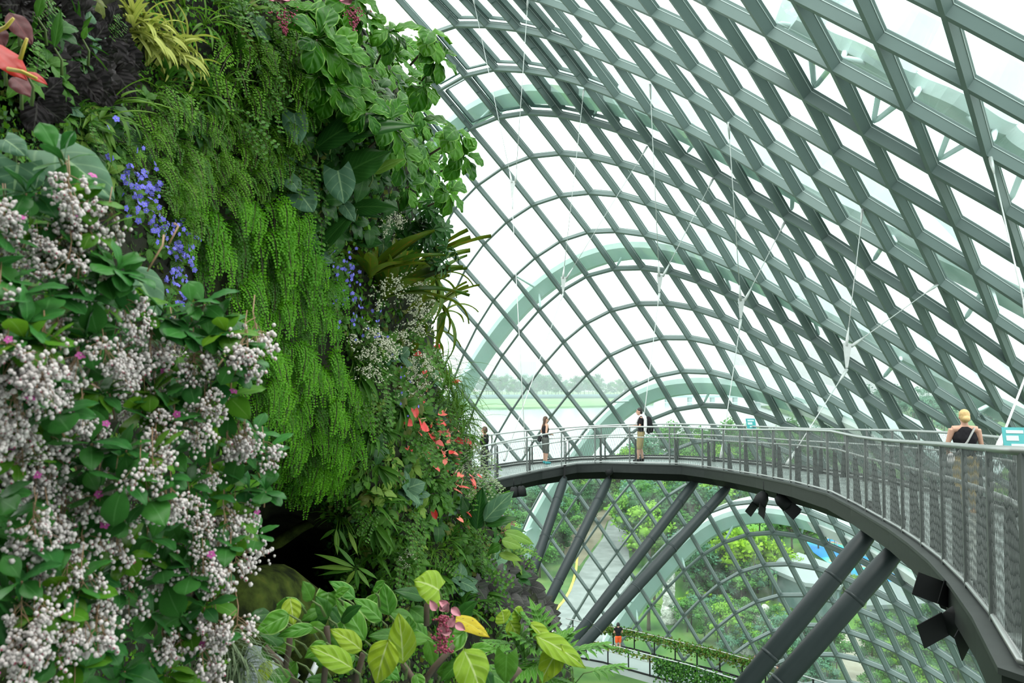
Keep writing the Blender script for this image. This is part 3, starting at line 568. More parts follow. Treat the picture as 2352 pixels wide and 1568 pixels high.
def mk_creeper(seed, mat='mid', n=5, L=.35, lf=.028, prof='round'):
    r = random.Random(seed); mb = MB(); st = MB()
    for k in range(n):
        p = np.array([r.uniform(-.1, .1), r.uniform(-.05, .08), .02]); d = nrm([r.uniform(-.6, .6), r.uniform(-.4, .5), r.uniform(.4, 1)]); pts = [p]
        for a in range(9): d = nrm(d + np.array([r.uniform(-.2, .2), -.28, r.uniform(-.12, .08)])); pts.append(pts[-1] + d * L / 9)
        st.tube(pts, .0016, 4, 0, .5, False)
        for a in range(1, 10):
            for sg in (-1, 1):
                e = nrm([sg * r.uniform(.4, 1), r.uniform(-.3, .3), r.uniform(.1, .7)]); l = lf * r.uniform(.7, 1.25); leaf(mb, pts[a], e, nrm([0, .6, 1]), l, l * .85, prof, .5, .1, r.random(), 4, 1)
    return [('foliage', mb.mesh('foliage', G[mat]), []), ('vines', st.mesh('vines', stemb), [])]
def spathe(name, mat, sm, L=.085, W=.07):
    mb = MB(); leaf(mb, (0, 0, 0), (0, -.75, .45), (0, .5, .9), L, W, 'heart', .35, .06, .5, 9, 3, .02)
    s = MB(); s.tube([(0, 0, .002), (0, .012, .024), (0, .02, .055)], [.004, .0045, .002], 6)
    k = MB(); k.tube([(0, 0, 0), (0, -.03, -.04), (0, -.1, -.1)], .002, 4)
    return mb.mesh(name, mat), s.mesh('spadix', sm), k.mesh('stalk', stemg)
SPC = spathe('flower', coral, palespad); SPR = spathe('flower', redm, spad)
BLU = flower5(bluem, .017); BLUs = flower5(bluem, .014)
def mk_spray(seed, n=210, R=.18, mat=None):
    r = random.Random(seed); mb = MB(); st = MB(); tips = []
    for k in range(12):
        d = nrm([r.uniform(-1, 1), r.uniform(-.5, .9), r.uniform(.3, 1)]); e = d * R * r.uniform(.5, 1.05); st.tube([(0, 0, 0), e * .5 + np.array([0, .015, 0]), e], .0012, 3, 0, .5, False)
        for a in range(3):
            f = e + np.array([r.uniform(-1, 1), r.uniform(-1, 1), r.uniform(-.5, 1)]) * R * .24; st.tube([e * .7, f], .0008, 3, 0, .5, False); tips.append(f)
    for k in range(n):
        c = tips[k % len(tips)] + np.array([r.gauss(0, 1), r.gauss(0, 1), r.gauss(0, 1)]) * R * .07; mb.ball(c, r.uniform(.0042, .0078), 0, .5, True, (1, .8, 1))
    return [('blossom', mb.mesh('blossom', mat or whitem), []), ('stems', st.mesh('stems', stemg), [])]
def mk_palm_leaf(seed, mat='dark', n=8, L=.13):
    r = random.Random(seed); mb = MB(); st = MB()
    for k in range(n):
        az = r.uniform(0, 6.283); d = rdir(az, r.uniform(.1, .9)); e = d * r.uniform(.1, .2); st.tube([(0, 0, -.03), e * .5, e], .002, 4, 0, .5, False); nn = nrm(d * .4 + np.array([0, .7, .5])); x = nrm(np.cross(nn, d)); y = np.cross(x, nn)
        for a in range(8): an = a * 6.283 / 8; dd = x * math.cos(an) + y * math.sin(an); leaf(mb, e, dd - nn * .15, nn, L * r.uniform(.7, 1), L * .3, 'obovate', .5, .1, r.random(), 5, 1)
    return [('foliage', mb.mesh('foliage', G[mat]), []), ('stems', st.mesh('stems', stemg), [])]
def mk_split(seed, n=5, L=.34):
    r = random.Random(seed); mb = MB(); st = MB()
    for k in range(n):
        az = r.uniform(-.5, 3.6); d = rdir(az, r.uniform(.0, .6)); d[1] -= .15; d = nrm(d); e = d * r.uniform(.06, .16); st.tube([(0, -.05, -.1), e * .5, e], .004, 5); nn = nrm(np.array([r.uniform(-.2, .2), .75, .65])); x = nrm(np.cross(d, nn)); l = L * r.uniform(.75, 1.1)
        for a in range(6):
            for sg in (-1, 1): leaf(mb, e + d * l * (.04 + a * .13), nrm(d * (.45 + a * .12) + x * sg), nn, l * (.50, .56, .52, .44, .34, .24)[a], l * .13, 'lance', .45, .06, r.random(), 7, 1, .03)
        leaf(mb, e, d, nn, l * 1.08, l * .24, 'lance', .3, .05, .6, 10, 2)
    return [('foliage', mb.mesh('foliage', G['medgreen']), []), ('stems', st.mesh('stems', stemg), [])]
# ---------------------------------------------------------------- placing plants and naming them
REG = []          # (object, look, px, py)
def frame_for(px, py, tilt=0.35, roll=0.0, n=None):
    p = wall_p(px, py) if n is None else None
    nn = wall_n(px, py) if n is None else n; tc_ = nrm(np.array([0, 0, CAMZ]) - at(px, py, 5))
    z = nrm(nn * .5 + tc_ * .55 + np.array([.12, 0, tilt])); y = nrm(np.array([0, 0, 1.0]) - z * z[2]); x = np.cross(y, z)
    c, s = math.cos(roll), math.sin(roll)
    return (x * c + y * s, -x * s + y * c, z)
def plant(kind, parts, px, py, look, cat, group, lift=.1, sc=1.0, roll=0.0, tilt=.35, d=None, n=None, R=None):
    pos = wall_p(px, py, lift) if d is None else at(px, py, d)
    o = thing(kind, 'x', cat, pos, R or frame_for(px, py, tilt, roll, n), group, sc)
    for nm, me, subs in parts:
        c = link(nm, me, o)
        for sn, sm in subs: link(sn, sm, c)
    REG.append((o, look, px, py)); return o
def inpoly(x, y, poly):
    k = False; j = len(poly) - 1
    for i in range(len(poly)):
        (xi, yi), (xj, yj) = poly[i], poly[j]
        if (yi > y) != (yj > y) and x < (xj - xi) * (y - yi) / (yj - yi) + xi: k = not k
        j = i
    return k
def scatter(poly, n, mind, seed):
    r = random.Random(seed); xs = [p[0] for p in poly]; ys = [p[1] for p in poly]; out = []; t = 0
    while len(out) < n and t < n * 60:
        t += 1; x, y = r.uniform(min(xs), max(xs)), r.uniform(min(ys), max(ys))
        if inpoly(x, y, poly) and all((x - a) ** 2 + (y - b) ** 2 > mind * mind for a, b in out): out.append((x, y))
    return out
# moss and tiny leaves over the whole wall: uncountable
rs = np.random.RandomState(11); moss = MB()
CAVE = [(500, 1150), (620, 1130), (740, 1170), (760, 1230), (720, 1330), (700, 1420), (600, 1450), (500, 1430), (470, 1300)]
FINE = [(280, 0), (700, 0), (700, 180), (640, 420), (560, 480), (430, 470), (300, 350), (220, 220)]
kk = 0
while kk < 34000:
    px, py = rs.uniform(-80, 1330), rs.uniform(-60, 1620)
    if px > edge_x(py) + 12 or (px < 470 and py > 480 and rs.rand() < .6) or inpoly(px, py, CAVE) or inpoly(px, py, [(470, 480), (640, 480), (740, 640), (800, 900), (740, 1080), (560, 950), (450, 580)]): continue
    fine = inpoly(px, py, FINE); p = wall_p(px, py, rs.uniform(-.02, .10)); d = wall_d(px, py); n = nrm(wall_n(px, py) + rs.uniform(-.7, .7, 3)); sz = .0042 * d * rs.uniform(.6, 1.7) * (.7 if fine else 1)
    dr = nrm(np.cross(n, rs.uniform(-1, 1, 3)) + np.array([0, 0, -.5]))
    kite(moss, p, dr, n, sz * 1.5, sz, rs.rand(), (0 if rs.rand() < .6 else 1) if fine else int(rs.choice([1, 2, 3, 4], p=[.35, .3, .25, .1]))); kk += 1
tag(moss.build('moss', [G['fern'], G['fernd'], G['mid'], G['dark'], G['olive']]), 'carpet of moss and tiny leaves covering the mountain wall', 'moss', None, 'stuff')
# ---------------------------------------------------------------- hanging maidenhair ferns
FERN = [mk_fern(s, 'fern', .25, 4) for s in range(6)]; FERSH = [mk_fern(s + 30, 'fernshade', .24, 3) for s in range(4)]; FERND = [mk_fern(20 + s, 'fernd', .20, 4, .3, .28, .018) for s in range(3)]
TIERS = [[(475, 500), (540, 465), (610, 462), (670, 505)], [(455, 560), (520, 545), (600, 535), (660, 560), (715, 600)], [(520, 655), (590, 615), (650, 625), (700, 640), (742, 650)], [(540, 735), (600, 705), (670, 700), (735, 715)], [(565, 820), (640, 790), (700, 795), (770, 830)], [(580, 890), (650, 850), (720, 850), (795, 880)], [(570, 960), (640, 925), (710, 920), (800, 945)], [(640, 1010), (710, 985), (785, 1005)], [(680, 1075), (750, 1060)]]
kk = 0
for ti, tl in enumerate(TIERS):
    q = smooth_path([(a, b) for a, b in tl], max(3, int((tl[-1][0] - tl[0][0]) / 22)))
    for x, y in q:
        for rep in (0, 1):
            xx, yy = x + RN.uniform(-9, 9), y + RN.uniform(-10, 10) + rep * 40
            plant('maidenhair_fern', FERSH[kk % 4] if RN.random() < (.6 if rep else .2) else FERN[kk % 6], xx, yy, 'bright maidenhair fern clump', 'fern', 'maidenhair ferns in the hanging curtain', RN.uniform(.26, .40) - .24 * rep, RN.uniform(.85, 1.2) * (.82 + .18 * wall_d(xx, yy) / 6), RN.uniform(-.3, .3), .2); kk += 1  # lower row mostly gets fronds with shade in their colour
for k, (x, y) in enumerate(scatter([(660, 1050), (760, 1040), (780, 1090), (700, 1110)], 8, 24, 2)):
    plant('maidenhair_fern', FERN[k % 6], x, y, 'long tipped maidenhair fern', 'fern', 'maidenhair ferns over the dark recess', .1, RN.uniform(.9, 1.2), 0, .0)
UPF = [(330, 210), (480, 240), (560, 130), (640, 60), (690, 200), (640, 330), (600, 430), (500, 460), (420, 430), (380, 560), (340, 420), (300, 300)]
for k, (x, y) in enumerate(scatter(UPF, 85, 22, 3)):
    plant('wispy_fern', FERND[k % 3], x, y, 'wispy olive fern clump', 'fern', 'wispy ferns on the upper mountain', RN.uniform(.0, .3), RN.uniform(.6, 1.15), RN.uniform(-.4, .4), .3)
for k, (x, y) in enumerate(scatter([(345, 380), (390, 360), (440, 480), (430, 600), (390, 560)], 12, 22, 4)):
    plant('maidenhair_fern', FERN[k % 6], x, y, 'yellow green maidenhair fern', 'fern', 'ferns beside the blue flowers', .05, .75, 0, .2)
# ---------------------------------------------------------------- upper medinilla bush
MED = [mk_whorl(40 + s, 'med', 7 + s % 3, .2, .125, 'obovate', True, (.9, 1.9), (.0, .9), .06, .16, None, .14, .38) for s in range(6)]
TOPB = [(700, 80), (800, 25), (860, 60), (900, 120), (960, 60), (1000, 80), (985, 170), (945, 230), (1010, 285), (1050, 330), (1045, 420), (1010, 470), (950, 470), (920, 380), (880, 280), (780, 260), (720, 210)]
for k, (x, y) in enumerate(scatter(TOPB, 46, 34, 5)):
    plant('medinilla_branch', MED[k % 6], x, y, 'puckered green leaf whorl', 'bush branch', 'leaf whorls of the upper bush', RN.uniform(.1, .55), RN.uniform(.95, 1.25), RN.uniform(-.5, .5), .25)
for x, y, s in ((985, 75, 1.15), (1000, 130, 1.0), (1045, 300, 1.15), (1062, 355, 1.0), (975, 195, 1.0), (1030, 440, 1.0), (830, 40, 1.2), (890, 75, 1.1), (790, 5, 1.1), (740, 30, 1.1), (705, 30, 1.0), (820, -10, 1.0)):
    plant('medinilla_branch', MED[int(x) % 6], x, y, 'bright leaf whorl against the glass', 'bush branch', 'rim whorls of the upper bush', .35, s, RN.uniform(-.5, .5), .3, d=wall_d(min(x, edge_x(y)), y) - .3)
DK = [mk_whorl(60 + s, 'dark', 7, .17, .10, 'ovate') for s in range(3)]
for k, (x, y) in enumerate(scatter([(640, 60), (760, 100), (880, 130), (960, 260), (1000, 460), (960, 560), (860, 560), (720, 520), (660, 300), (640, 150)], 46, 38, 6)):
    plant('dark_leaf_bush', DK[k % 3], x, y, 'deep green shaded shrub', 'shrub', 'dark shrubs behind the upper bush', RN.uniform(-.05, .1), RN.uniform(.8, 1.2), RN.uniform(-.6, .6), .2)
SCH = [mk_palm_leaf(70), mk_palm_leaf(71)]
for k, (x, y) in enumerate(((960, 505), (995, 500), (985, 540), (940, 535), (1000, 560), (965, 565), (1010, 590))):
    plant('palmate_shrub', SCH[k % 2], x, y, 'dark umbrella leaved shrub', 'shrub', 'umbrella leaved shrubs at the rim', .1, .95, k * .9, .3, d=wall_d(edge_x(y), y) - .1)
# ---------------------------------------------------------------- strap leaved and bronze plants
VAR = [mk_straps(80 + s, 'varieg', 16, .23, .028, 1.9, (.2, 1.2)) for s in range(2)]
for k, (x, y) in enumerate(((300, 45), (330, 60), (355, 85), (375, 110), (395, 130), (415, 110), (330, 100), (435, 155), (300, 75))):
    plant('striped_strap_plant', VAR[k % 2], x, y, 'yellow striped strap plant', 'plant', 'striped strap plants near the top', .12, RN.uniform(.75, 1.0), RN.uniform(-.6, .6), .2)
LST = [mk_straps(84 + s, 'grass', 12, .3, .022, 1.5, (.2, 1.1)) for s in range(2)]
for k, (x, y) in enumerate(((450, 200), (480, 250), (420, 220), (510, 200), (390, 250), (250, 250), (220, 280), (560, 40), (420, 20), (470, 60), (610, 250), (600, 330), (640, 360), (560, 250), (680, 330))):
    plant('strap_leaf_tuft', LST[k % 2], x, y, 'drooping green strap tuft', 'plant', 'green strap tufts on the upper mountain', .1, RN.uniform(.6, .95), RN.uniform(-.6, .6), .1)
BRO = [mk_straps(90 + s, 'brom', 10, .78, .15, .9, (.2, .9), 'lance', 1.1) for s in range(2)]
for k, (x, y, s) in enumerate(((880, 690, 1.0), (920, 660, 1.15), (850, 640, .85), (990, 720, .8), (960, 690, 1.0))):
    plant('bronze_rosette', BRO[k % 2], x, y, 'bronze green strap rosette', 'rosette', 'bronze strap rosettes', .25, s, RN.uniform(-.3, .6), .3)
DRO = mk_straps(95, 'brom', 7, .6, .085, 2.4, (.2, .9), 'lance', .3)
for x, y, s in ((1000, 690, .9), (1020, 720, .8), (975, 770, .9), (1000, 640, .8)):
    plant('drooping_rosette', DRO, x, y, 'yellowing drooping rosette', 'rosette', 'drooping rosettes at the rim', .1, s, RN.uniform(-.9, .2), .2, d=wall_d(edge_x(y), y) - .15)
# ---------------------------------------------------------------- blue flowers
LEAFY = [mk_whorl(100 + s, 'mid', 8, .085, .05, 'ovate', False) for s in range(3)]
def blue(x, y, n, R, look, group, sc, me):
    o = plant('blue_flower_plant', LEAFY[n % 3], x, y, look, 'flowering plant', group, .12, sc, 0, .2); st = MB(); r = random.Random(int(x * 7 + y))
    for k in range(n):
        p = np.array([r.gauss(0, .45) * R, r.gauss(0, .75) * R, r.uniform(.05, .16)]); f = link('flower', me, o); f.location = p; f.rotation_euler = (r.uniform(-.9, .3), r.uniform(-.6, .6), r.uniform(0, 6)); f.scale = (r.uniform(.75, 1.15),) * 3
        st.tube([(p[0] * .3, p[1] * .3 + .05, 0), p * .7 + np.array([0, .03, .02]), p - np.array([0, 0, .004])], .0011, 3, 0, .5, False)
    st.build('stems', stemg, o); return o
for x, y, n in ((268, 415, 13), (295, 445, 17), (325, 425, 13), (320, 480, 17), (290, 490, 11), (350, 540, 18), (380, 560, 18), (340, 570, 11), (400, 600, 15), (395, 640, 14), (370, 665, 13), (385, 700, 11), (410, 575, 9)):
    blue(x, y, n, .075, 'hanging blue flower spray', 'sprays of the long blue cascade', .85, BLU)
for x, y in ((232, 362), (293, 358), (213, 300)): blue(x, y, 2, .02, 'lone pair of blue flowers', 'stray blue flowers', .85, BLU)
for x, y, n in ((755, 610, 11), (785, 615, 12), (770, 650, 13), (795, 680, 14), (760, 690, 9), (820, 740, 10), (850, 760, 10), (780, 740, 9), (905, 870, 5), (935, 890, 4), (900, 950, 3)):
    blue(x, y, n, .11, 'small blue flower spray', 'sprays of small blue flowers', 1.15, BLUs)
# ---------------------------------------------------------------- white sprays, grasses, creepers and mixed leaves lower down
SPR = [mk_spray(110 + s) for s in range(3)]
for k, (x, y, s) in enumerate(((880, 675, 1.3), (915, 680, 1.4), (950, 705, 1.5), (965, 735, 1.5), (930, 750, 1.2), (830, 800, 1.2), (860, 820, 1.4), (830, 850, 1.1), (900, 800, 1.1), (945, 850, 1.4), (925, 890, 1.3), (965, 880, 1.2), (890, 520, .9), (905, 545, .9), (970, 650, 1.0), (985, 830, 1.0), (930, 590, .8), (930, 1290, .8), (1060, 1120, .7), (1072, 1140, .7), (1052, 1090, .7))):
    plant('white_flower_spray', SPR[k % 3], x, y, 'tiny cream flower spray', 'flower spray', 'sprays of tiny white flowers', .42, s, 0, .2)
MIX = [('leafy_herb', [mk_whorl(120 + s, 'mid', 9, .12, .06, 'ovate', False, (.6, 1.4)) for s in range(4)], 'mid green leafy herb'),
       ('heart_leaf_herb', [mk_whorl(130 + s, 'heart', 7, .15, .13, 'heart', False, (.3, .9), (.2, .9), .0, .08) for s in range(2)], 'grey green heart leaved herb'),
       ('creeping_vine', [mk_creeper(140 + s) for s in range(3)], 'round leaved creeper'),
       ('lance_rosette', [mk_straps(150 + s, 'mid', 14, .24, .035, 1.2, (.1, 1.1), 'lance', .2) for s in range(2)], 'lance leaved rosette'),
       ('pale_leaf_herb', [mk_whorl(160 + s, 'lightg', 8, .12, .06, 'ovate', False) for s in range(2)], 'pale green leafy herb'),
       ('grass_tuft', [mk_straps(170 + s, 'grass', 30, .26, .006, 2.0, (.2, 1.2)) for s in range(2)], 'fine grass tuft'),
       ('olive_leaf_herb', [mk_whorl(175 + s, 'olive', 8, .12, .07, 'ovate', False) for s in range(2)], 'olive brown leafy herb'),
       ('dark_leaf_herb', [mk_whorl(178 + s, 'dark', 8, .16, .10, 'ovate', False) for s in range(2)], 'dark green leafy herb')]
LOW = [(760, 900), (830, 780), (960, 760), (1010, 850), (1040, 950), (1090, 1060), (1130, 1180), (1190, 1270), (1230, 1340), (1180, 1400), (1060, 1400), (900, 1340), (780, 1320), (760, 1200), (820, 1080), (830, 960)]
for k, (x, y) in enumerate(scatter(LOW, 170, 22, 7)):
    kd, ms, lk = MIX[RN.choices(range(8), (24, 8, 20, 14, 10, 8, 7, 12))[0]]
    plant(kd, ms[k % len(ms)], x, y, lk + ' on the slope', 'plant', lk + 's of the lower slope', RN.uniform(0, .2), RN.uniform(.9, 1.7) * (.6 + wall_d(x, y) / 22), RN.uniform(-.8, .8), .3)
for k, (x, y) in enumerate(scatter([(480, 0), (700, 0), (700, 500), (760, 560), (720, 600), (640, 440), (600, 420), (620, 200)], 44, 26, 8)):
    kd, ms, lk = MIX[RN.choices(range(8), (24, 12, 22, 6, 8, 10, 10, 20))[0]]
    plant(kd, ms[k % len(ms)], x, y, lk + ' under the bush', 'plant', lk + 's under the upper bush', RN.uniform(0, .12), RN.uniform(.7, 1.1), RN.uniform(-.8, .8), .3)
for k, (x, y) in enumerate(scatter([(100, 230), (240, 230), (330, 330), (350, 420), (240, 400), (200, 340)], 26, 22, 9)):
    kd, ms, lk = MIX[RN.choices(range(8), (30, 4, 24, 12, 12, 8, 2, 8))[0]]
    plant(kd, ms[k % len(ms)], x, y, lk + ' above the blue cascade', 'plant', lk + 's above the blue cascade', RN.uniform(0, .1), RN.uniform(.45, .7), RN.uniform(-.8, .8), .3)
for k, (x, y) in enumerate(scatter([(60, 0), (290, 0), (290, 60), (120, 200), (60, 260), (30, 200)], 14, 32, 19)):
    kd, ms, lk = MIX[RN.choices(range(8), (34, 4, 20, 12, 6, 4, 2, 18))[0]]
    plant(kd, ms[k % len(ms)], x, y, lk + ' in the top left', 'plant', lk + 's among the blackish leaves', RN.uniform(.1, .2), RN.uniform(.5, .75), RN.uniform(-.8, .8), .3)
for k, (x, y) in enumerate(scatter([(330, 200), (620, 60), (690, 200), (600, 420), (460, 450), (350, 380)], 26, 36, 18)):
    kd, ms, lk = MIX[RN.choices(range(8), (30, 0, 14, 20, 14, 16, 4, 6))[0]]
    plant(kd, ms[k % len(ms)], x, y, lk + ' among wispy ferns', 'plant', lk + 's among the wispy ferns', RN.uniform(.1, .2), RN.uniform(.55, .85), RN.uniform(-.8, .8), .3)
# fine green tufts and trailing grey vine along the rim
for k, (x, y) in enumerate(((1000, 830), (1015, 850), (1030, 880), (1040, 910), (1050, 935), (1055, 960), (1040, 960), (1060, 985), (1020, 890), (1035, 935))):
    plant('grass_tuft', MIX[5][1][k % 2], x, y, 'bright hanging grassy tuft', 'grass tuft', 'grassy tufts at the rim', .1, 2.2, RN.uniform(-1.2, -.2), .2, d=wall_d(edge_x(y), y) - .05)
GV = [mk_creeper(190 + s, 'grey', 7, .5, .03, 'ovate') for s in range(2)]
for k, (x, y) in enumerate(((1052, 985), (1060, 1015), (1070, 1045), (1080, 1080), (1095, 1115), (1062, 1062))):
    plant('trailing_vine', GV[k % 2], x, y, 'silvery trailing vine', 'vine', 'silvery vines beside the walkway end', .1, .95, RN.uniform(-.4, .4), .2, d=wall_d(edge_x(y), y) - .1)
# ---------------------------------------------------------------- coral anthuriums
ANL = [mk_whorl(200 + s, 'mid', 6, .17, .12, 'heart', True, (.3, .9), (.2, .9), 0, .08) for s in range(3)]
def anth(x, y, n, look, group, fl, sc, R=.2):
    o = plant('anthurium', ANL[int(x) % 3], x, y, look, 'flowering plant', group, .2, sc, RN.uniform(-.5, .5), .25); r = random.Random(int(x + 3 * y))
    for k in range(n):
        f = link('flower', fl[0], o); f.location = (r.uniform(-R, R), r.uniform(-R, R), r.uniform(.12, .24)); f.rotation_euler = (r.uniform(-.5, .5), r.uniform(-.7, .7), r.uniform(-1.2, 1.2)); f.scale = (r.uniform(.9, 1.45),) * 3
        link('spadix', fl[1], f); link('stalk', fl[2], f)
SPRr = spathe('flower', redm, spad)
for x, y, n in ((935, 925, 2), (975, 945, 3), (950, 985, 3), (1000, 985, 3), (1020, 1000, 4), (935, 1040, 3), (970, 1040, 2), (1000, 1035, 3), (1035, 1045, 4), (1010, 1075, 3), (1045, 1085, 3), (1025, 1105, 3), (1050, 1115, 3), (1020, 1155, 2), (1045, 1150, 2), (980, 1010, 3), (1000, 1020, 2), (1035, 1020, 3)):
    anth(x, y, n, 'coral flowered anthurium', 'coral anthuriums', SPC, 1.0)
for x, y, n in ((1075, 1135, 2), (1085, 1160, 2), (1090, 1190, 2), (1080, 1210, 1), (1005, 860, 2), (1030, 870, 2), (1000, 815, 1), (1040, 1065, 2), (955, 830, 2), (985, 1195, 1), (1060, 1230, 1)):
    anth(x, y, n, 'small red flowered anthurium', 'red anthuriums near the rim', SPRr, .8, .15)
# ---------------------------------------------------------------- dark purple cascade and broad rim leaves
PUR = [mk_whorl(210 + s, 'purpleg', 9, .26, .19, 'heart', False, (.3, .8), (-.1, .6), 0, .08) for s in range(3)]
for k, (x, y) in enumerate(scatter([(1120, 1310), (1200, 1300), (1250, 1370), (1275, 1440), (1220, 1450), (1150, 1390), (1090, 1350)], 26, 21, 10)):
    plant('purple_leaf_plant', PUR[k % 3], x, y, 'dark purple leaved plant', 'plant', 'dark purple cascade at the lower rim', .25, RN.uniform(.85, 1.2), math.pi + RN.uniform(-.4, .4), .1)
BR = [mk_whorl(215 + s, 'dark', 5, .55, .2, 'ovate', True, (.4, .9), (.1, .8), 0, .1) for s in range(2)] 
for k, (x, y, s) in enumerate(((1120, 1170, 1.0), (1140, 1215, .95), (1100, 1150, .8))):
    plant('broad_leaf_plant', BR[k % 2], x, y, 'broad dark leaved plant', 'plant', 'broad leaved plants under the walkway end', .2, s, -.6, .3)
BL = mk_whorl(218, 'lightg', 5, .42, .16, 'ovate', True, (.5, 1.0), (.1, .8), 0, .1)
for x, y in ((1150, 1245), (1170, 1275)): plant('broad_leaf_plant', BL, x, y, 'broad light green leaved plant', 'plant', 'broad light leaves at the rim', .2, 1.0, -.7, .3)
RSP = mk_spray(120, 200, .2, plain('dusty_rose_flower', (0.42, 0.17, 0.14), .6))
for x, y in ((1130, 1195), (1145, 1230), (1160, 1215)): plant('rose_flower_spray', RSP, x, y, 'dusty rose flower spray', 'flower spray', 'dusty rose sprays at the rim', .1, 1.2, 0, .2)
# ---------------------------------------------------------------- foreground shrub with white berries
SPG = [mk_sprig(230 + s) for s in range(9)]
BUSH = [(-30, 420), (60, 440), (150, 430), (240, 480), (300, 600), (400, 690), (500, 690), (560, 800), (590, 900), (620, 1040), (635, 1150), (590, 1250), (540, 1330), (470, 1400), (470, 1500), (500, 1590), (-30, 1590)]
def bush_d(x, y): return 1.72 + .62 * max(0, x) / 600 + .12 * math.sin(x / 70) * math.cos(y / 90)
HOT = [(150, 430), (90, 640), (320, 760), (350, 790), (270, 780), (60, 800), (90, 860), (40, 830), (260, 860), (200, 840), (480, 830), (520, 820), (500, 930), (530, 1000), (400, 1010), (350, 960), (150, 1140), (90, 1190), (200, 1130), (480, 1200), (540, 1240), (570, 1180), (440, 1170), (470, 1450), (440, 1500), (420, 1470), (130, 1310), (230, 1240), (50, 1390), (110, 1460), (30, 1480), (270, 1410), (30, 960), (60, 1040), (110, 1090), (20, 700), (60, 500), (160, 510), (200, 520), (120, 570), (290, 1090), (330, 880), (230, 960), (380, 1150), (520, 1310), (480, 1290), (20, 1250), (330, 1330), (20, 880)]
rb = random.Random(77)
def cam_frame(px, py, tilt=.5, roll=0, side=.25): return frame_for(px, py, tilt, roll, nrm(np.array([side, -1, .2])))
def sprig(x, y, d, ncl, nm, seed, sc=1.0, roll=0, look=None):
    o = plant('berry_sprig', SPG[seed % 9], x, y, look or 'round leaved sprig with white berries', 'shrub sprig', 'sprigs of the white berried shrub', 0, sc, roll, .5, d=d, R=cam_frame(x, y, .5, roll))
    for k in range(ncl):
        c = link('berry_cluster', CLU[rb.randrange(6)], o); c.location = (rb.uniform(-.05, .05), rb.uniform(-.11, -.05), rb.uniform(-.02, .03)); c.rotation_euler = (0, rb.uniform(0, 6), -roll); c.scale = (rb.uniform(.8, 1.2),) * 3
    for k in range(nm):
        f = link('flower', MAG, o); f.location = (rb.uniform(-.05, .05), rb.uniform(-.12, -.03), rb.uniform(.02, .05)); f.rotation_euler = (rb.uniform(-.5, .5), rb.uniform(-.5, .5), 0); f.scale = (rb.uniform(.7, 1.0),) * 3
    return o
for k, (x, y) in enumerate(HOT): sprig(x, y - 55, bush_d(x, y) - .02, 3 if k % 2 else 2, 1 if k % 3 == 0 else 0, k, .95, rb.uniform(-.6, .6), 'sprig laden with white berries')
for k, (x, y) in enumerate(scatter(BUSH, 135, 36, 12)): sprig(x, y, bush_d(x, y) + rb.uniform(-.06, .16), rb.choice([0, 0, 1, 1]), 1 if rb.random() < .12 else 0, k, rb.uniform(.85, 1.2), rb.uniform(-1, 1))
for k, (x, y, s) in enumerate(((470, 700, 1.1), (505, 735, 1.0), (430, 760, 1.1), (440, 700, .9), (545, 830, .9), (575, 825, .9), (590, 1060, 1.15), (555, 1040, 1.1), (610, 1130, 1.0), (520, 1090, .9), (370, 910, 1.1), (340, 905, .9), (240, 640, 1.1), (210, 680, 1.1), (270, 620, 1.0), (290, 640, 1.0), (380, 1330, 1.25), (440, 1320, 1.2), (350, 1410, 1.2), (350, 1490, 1.2), (230, 1480, 1.1), (60, 1250, 1.3), (160, 1350, 1.4), (130, 950, 1.2), (210, 1020, 1.2), (290, 1110, 1.2), (120, 680, 1.3), (40, 690, 1.2))):
    sprig(x, y, bush_d(x, y) - .05, 0, 0, k * 3 + 1, s, rb.uniform(-.7, .7), 'leafy sprig of the berried shrub')
for k in range(18):
    x, y = rb.uniform(20, 520), rb.uniform(560, 1400); mb = MB(); d = bush_d(x, y) + .1; P0 = at(x, y, d)
    a = at(x + rb.uniform(-60, 60), y - rb.uniform(40, 110), d + .05); mb.tube([at(x + 5, y, d) - P0, (a + P0) / 2 + np.array([.02, 0, .02]) - P0, a - P0], [.0022, .0026, .003], 5)
    o = thing('shrub_stem', 'x', 'stem', P0, None, 'bare stems of the berried shrub'); mb.build('stalk', stemp, o); REG.append((o, 'bare pinkish shrub stem', x, y))
# ---------------------------------------------------------------- single large leaves, each on its own plant
def hero(o, root, bx, by, tx, ty, d, wpx, prof, mat, roll=0.0, bend=.5, dt=0.0, fold=.1, wave=.03, curl=.1, nm='leaf', stem=True, seed=0, sm=None):
    a, b = at(bx, by, d), at(tx, ty, d - dt); c = b - a; L = np.linalg.norm(c) * (1 + bend * bend / 24 * 1.1)
    view = nrm(np.array([0, 0, CAMZ]) - a); up = nrm(view * .8 + np.array([roll, 0, .55])); u = nrm(c); nn = nrm(up - u * np.dot(up, u))
    mb = MB(); leaf(mb, a - root, nrm(u * math.cos(bend / 2) + nn * math.sin(bend / 2)), nn, L, wpx / FPX * d, prof, bend, fold, (seed * .377) % 1, 14, 4, wave, 0, curl, 0, seed)
    lf = mb.build(nm, G[mat] if isinstance(mat, str) else mat, o)
    if stem:
        s = MB(); down = a + np.array([(root[0] - a[0]) * .10, .06, -.075]); s.tube([a - root, (a * .6 + down * .4) - root + np.array([.01, .01, 0]), down - root], [.003, .0045, .006], 6); s.build('petiole', sm or stemg, lf)
    return lf
def ck(cx, cy, ox, oy, s=3.92): return ox + cx / s, oy + cy / s
root = at(950, 1640, 3.1)
lime = thing('medinilla_bush', 'bush of large lime and green leaves at the bottom edge, before the slope', 'bush', root)
